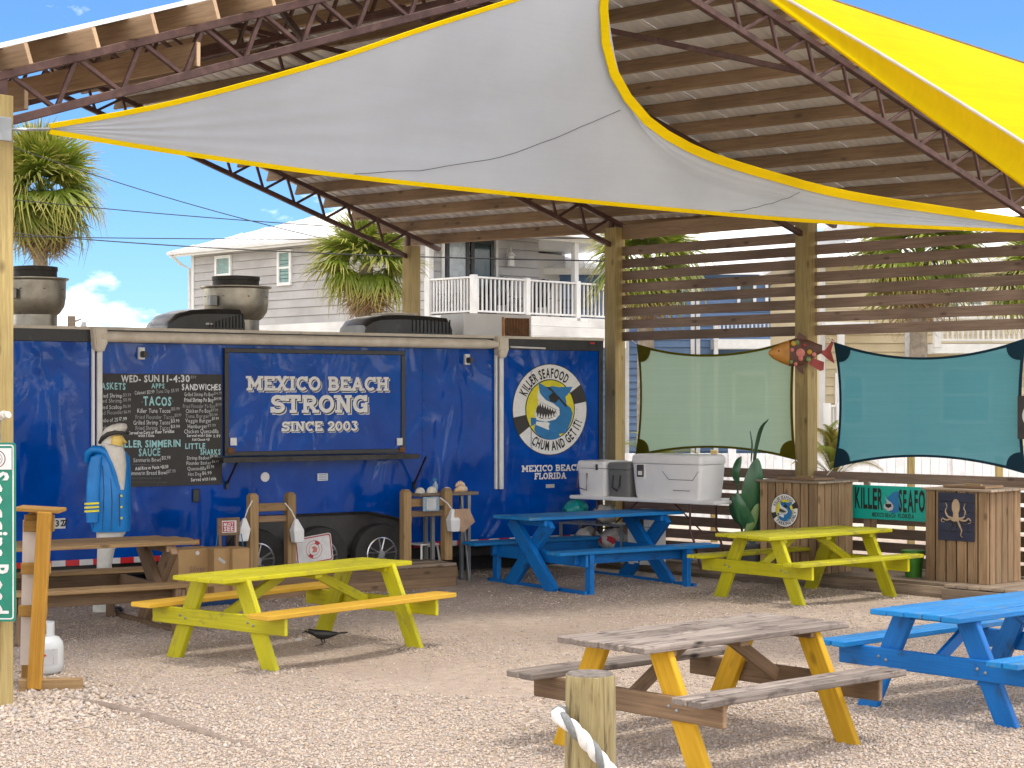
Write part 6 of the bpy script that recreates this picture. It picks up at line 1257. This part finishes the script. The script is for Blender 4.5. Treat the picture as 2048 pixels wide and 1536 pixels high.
beam('timber_column', (l2(1829), -.3, 0), (l2(1829), -.3, 5.1), .15, .15, m['wood_brown'], CH_, up=(0, 1, 0))
MB().box((l2(1960), -.65, z2(700)), (2.6, 1.3, .2)).build('balcony_floor', m['white_paint'], CH_); railing(CH_, (l2(1848), -1.25, 0), (l2(2080), -1.25, 0), z2(693), z2(641), .11)
MB().box((l2(1690), -.5, z2(655)), (1.1, .5, .18)).build('porch_beam', m['white_paint'], CH_); railing(CH_, (l2(1640), -.9, 0), (l2(1664), -.9, 0), z2(868), z2(812), .07)
np_ = beam('number_post', (l2(1668), -.85, 0), (l2(1668), -.85, z2(660)), .14, .14, m['white_board'], CH_, up=(0, 1, 0))
for k, c in enumerate('824'): text_mesh(MB(), c, l2(1668), z2(748 + 13 * k), .1, None, 'b', fn=lambda x, z: (x, -.925, z), center=True).build('house_number', m['ink'], np_)
st_ = MB()
for k in range(6): st_.box((l2(1668) + .2 * k, -1.1, .1 + .2 * (5 - k)), (.24, .8, .2))
st_.build('front_steps', m['white_paint'], CH_)
# white vinyl fence
Yv = 33.0; v0, v1 = (1235 - 1024) / F * Yv, (2140 - 1024) / F * Yv; vf = thing('vinyl_fence', 'long white vinyl board fence behind the pavilion', 'fence', (v0, Yv, 0)); n_ = int((v1 - v0) / .155)
for k in range(n_): beam('board', (.155 * k + .075, 0, .04), (.155 * k + .075, 0, 1.22 + .0), .149, .022, m['vinyl_white'], vf, up=(0, 1, 0))
for z in (.2, 1.12): beam('rail', (0, .03, z), (v1 - v0, .03, z), .04, .12, m['vinyl_white'], vf)
for k in range(5): beam('post', (.05 + k * (v1 - v0 - .1) / 4, .0, 0), (.05 + k * (v1 - v0 - .1) / 4, 0, 1.32), .13, .13, m['vinyl_white'], vf, up=(0, 1, 0))
for lab, px, pyb, pyt, Y in (('short timber stake behind the teal screen, left one', 1822, 990, 905, 27.5), ('short timber stake behind the teal screen, right one', 1998, 985, 912, 27.5), ('short timber stake behind the green screen', 1428, 960, 900, 28)):
    o = put(bpy.data.objects.new('stake', plank_mesh(zy(pyt, Y), .1, .1, m['wood_post'])), None, TRS(((px - 1024) / F * Y, Y, zy(pyt, Y) / 2), (0, R(90), 0))); tag(o, lab, 'stake')

# ================================================================== PALMS
FR = {}
def fan_mesh(kind, seed, droop):
    rr = random.Random(seed); V, Fc, tip = [], [], []
    def strip(pts, wd, nrm, t0=0.0):
        n = len(pts); b = len(V)
        for i, p in enumerate(pts):
            d = (pts[min(i + 1, n - 1)] - pts[max(i - 1, 0)]).normalized(); s = d.cross(nrm).normalized() * wd * (1 - (i / (n - 1)) ** 2 * .92)
            V.extend([tuple(p - s), tuple(p + s)]); tip.extend([t0 + (1 - t0) * i / (n - 1)] * 2)
        for i in range(n - 1): Fc.append((b + 2 * i, b + 2 * i + 1, b + 2 * i + 3, b + 2 * i + 2))
    up = Vector((0, 0, 1))
    pet = [Vector((.55 * k / 5, 0, .10 * math.sin(k / 5 * 1.6))) for k in range(6)]; strip(pet, .016, up)
    tip[:] = [0.2] * len(tip); c = pet[-1]
    if kind == 'fan':
        n = 34
        for k in range(n):
            a = R(-118 + 236 * k / (n - 1) + rr.uniform(-3, 3)); ln = (.62 + .12 * math.cos(a)) * rr.uniform(.85, 1.08); fold = .10 * math.cos(a * 2) + rr.uniform(-.05, .05)
            d = Vector((math.cos(a), math.sin(a), fold)); pts = []
            for q in range(6):
                f = q / 5; p = c + d * ln * f; p.z -= droop * f * f * ln * (.6 + .6 * rr.random()); p.x -= 0; pts.append(p)
            strip(pts, .026, up + Vector((0, 0, 0)))
    else:
        sp = [Vector((.1 + .95 * k / 9, 0, .35 * math.sin(k / 9 * 2.2) - droop * (k / 9) ** 2 * .5)) for k in range(10)]; strip(sp, .012, up)
        for k in range(1, 40):
            f = k / 40; i = min(int(f * 9), 8); b = sp[i].lerp(sp[i + 1], f * 9 - i)
            for s in (-1, 1):
                ln = .24 * math.sin(.25 + 2.7 * f); d = Vector((.5, s, .15)).normalized(); strip([b, b + d * ln * .5, b + d * ln + Vector((0, 0, -.05))], .009, up)
    me = bpy.data.meshes.new('frond'); me.from_pydata(V, [], Fc); ca_ = me.color_attributes.new('tip', 'FLOAT_COLOR', 'POINT')
    ca_.data.foreach_set('color', np.repeat(np.array(tip, np.float32)[:, None], 4, 1).ravel()); return me
def fr_mesh(kind, v, mat):
    k = (kind, v, mat)
    if k not in FR: FR[k] = fan_mesh(kind, 11 + v, (.25, .5, .85, 1.2)[v]); FR[k].materials.append(m[mat])
    return FR[k]
def palm(label, px, py, Y, size, n=38, dead=8, lean=0.0, kind='fan', group='palm trees behind', trunk_r=.16, seed=0, emin=-42):
    rr = random.Random(seed); c = ray(px, py, Y); t = thing('palm_tree' if kind == 'fan' else 'sago_palm', label, 'palm tree', (c.x + lean, Y, 0), 0, group); h = c.z
    if kind == 'fan':
        pts = [Vector((-lean * (f ** 1.5), .05 * math.sin(f * 3), h * f)) for f in [k / 12 for k in range(13)]]
        MB().tube(pts, [trunk_r * (1.25 - .3 * k / 12 + .05 * (k % 2)) for k in range(13)], 14).build('trunk', m['trunk'], t, smooth=40)
    else: MB().lathe([(.14, 0), (.16, h * .6), (.1, h)], 12).build('trunk', m['trunk'], t)
    for i in range(n + dead):
        dd = i >= n
        if dd: el = R(rr.uniform(-86, -55)); mat = 'frond_dead'
        else: el = R(emin + (86 - emin) * (i / n) ** .8 + rr.uniform(-8, 8)); mat = 'frond' if kind == 'fan' else ('frond_gold' if rr.random() < .4 else 'frond')
        v = 3 if dd else (2 if el < 0 else 1 if el < .6 else 0)
        M = TRS((-lean, 0, h - .03), (0, 0, i * 2.399 + rr.uniform(-.3, .3))) @ TRS((0, 0, 0), (rr.uniform(-.5, .5), -el, 0)) @ Matrix.Scale(size * rr.uniform(.85, 1.1) * (.8 if dd else 1), 4)
        put(bpy.data.objects.new('frond', fr_mesh(kind, v, mat)), t, M)
    return t
palm('tall palm at the far left beside the sail corner', 80, 385, 44, 1.42, 62, 26, seed=1, emin=-50)
palm('palm in front of the grey house siding', 733, 532, 40, 1.12, 44, 10, -.25, seed=2)
palm('palm behind the slat fence left of the fish post', 1292, 525, 38, 1.25, 38, 8, seed=3)
palm('palm behind the slat fence right of the fish post', 1838, 512, 36, 1.25, 40, 10, seed=4)
palm('palm at the far right behind the slat fence', 2085, 560, 37, 1.1, 30, 6, seed=5)
palm('small golden sago palm above the largest cooler', 1318, 925, 29, .75, 26, 0, kind='sago', group='sago palms', seed=6, emin=5)
palm('small green sago palm beside the fish post base', 1668, 945, 28, .75, 26, 0, kind='sago', group='sago palms', seed=7, emin=5)
# bare seed branches on the left palm crown
# ================================================================== UTILITY POLE AND WIRES
pp = ray(143, 632, 95); up_ = thing('utility_pole', 'distant timber utility pole with bracket above the trailer roof', 'utility pole', (pp.x, 95, 0)); MB().tube([(0, 0, 0), (0, 0, pp.z)], [.3, .2], 10).build('pole', m['pole_wood'], up_); MB().tube([(0, 0, pp.z - .35), (.5, 0, pp.z - .15)], .05, 6).build('insulator_arm', m['gray_steel'], up_); MB().tube([(0, 0, pp.z - .9), (.7, 0, pp.z - .5), (.8, 0, pp.z - .2)], .04, 6).build('bracket_arm', m['gray_steel'], up_); MB().lathe([(.1, 0), (.16, .2), (.1, .45)], 8, (.62, 0, pp.z - .75)).build('lamp', m['gray_steel'], up_)
def wire(label, pa, pb, sag, r_=.011):
    a, b = ray(*pa), ray(*pb); pts = []
    for i in range(25):
        f = i / 24; p = a.lerp(b, f); p.z -= sag * 4 * f * (1 - f); pts.append(p)
    o = MB().tube(pts, r_, 5).build('overhead_wire', m['wire']); tag(o, label, 'wire', 'overhead wires')
wire('overhead wire descending steeply to the right towards the house palm', (-120, 240, 40), (812, 512, 42), .25); wire('upper gently sloping overhead wire across the sky', (-60, 390, 40), (1225, 478, 42), .15); wire('nearly level overhead wire at mid height', (-60, 472, 40), (1225, 476, 42), .05); wire('lowest overhead wire running to the near rear post', (-60, 458, 38), (1222, 522, 26.2), .12)
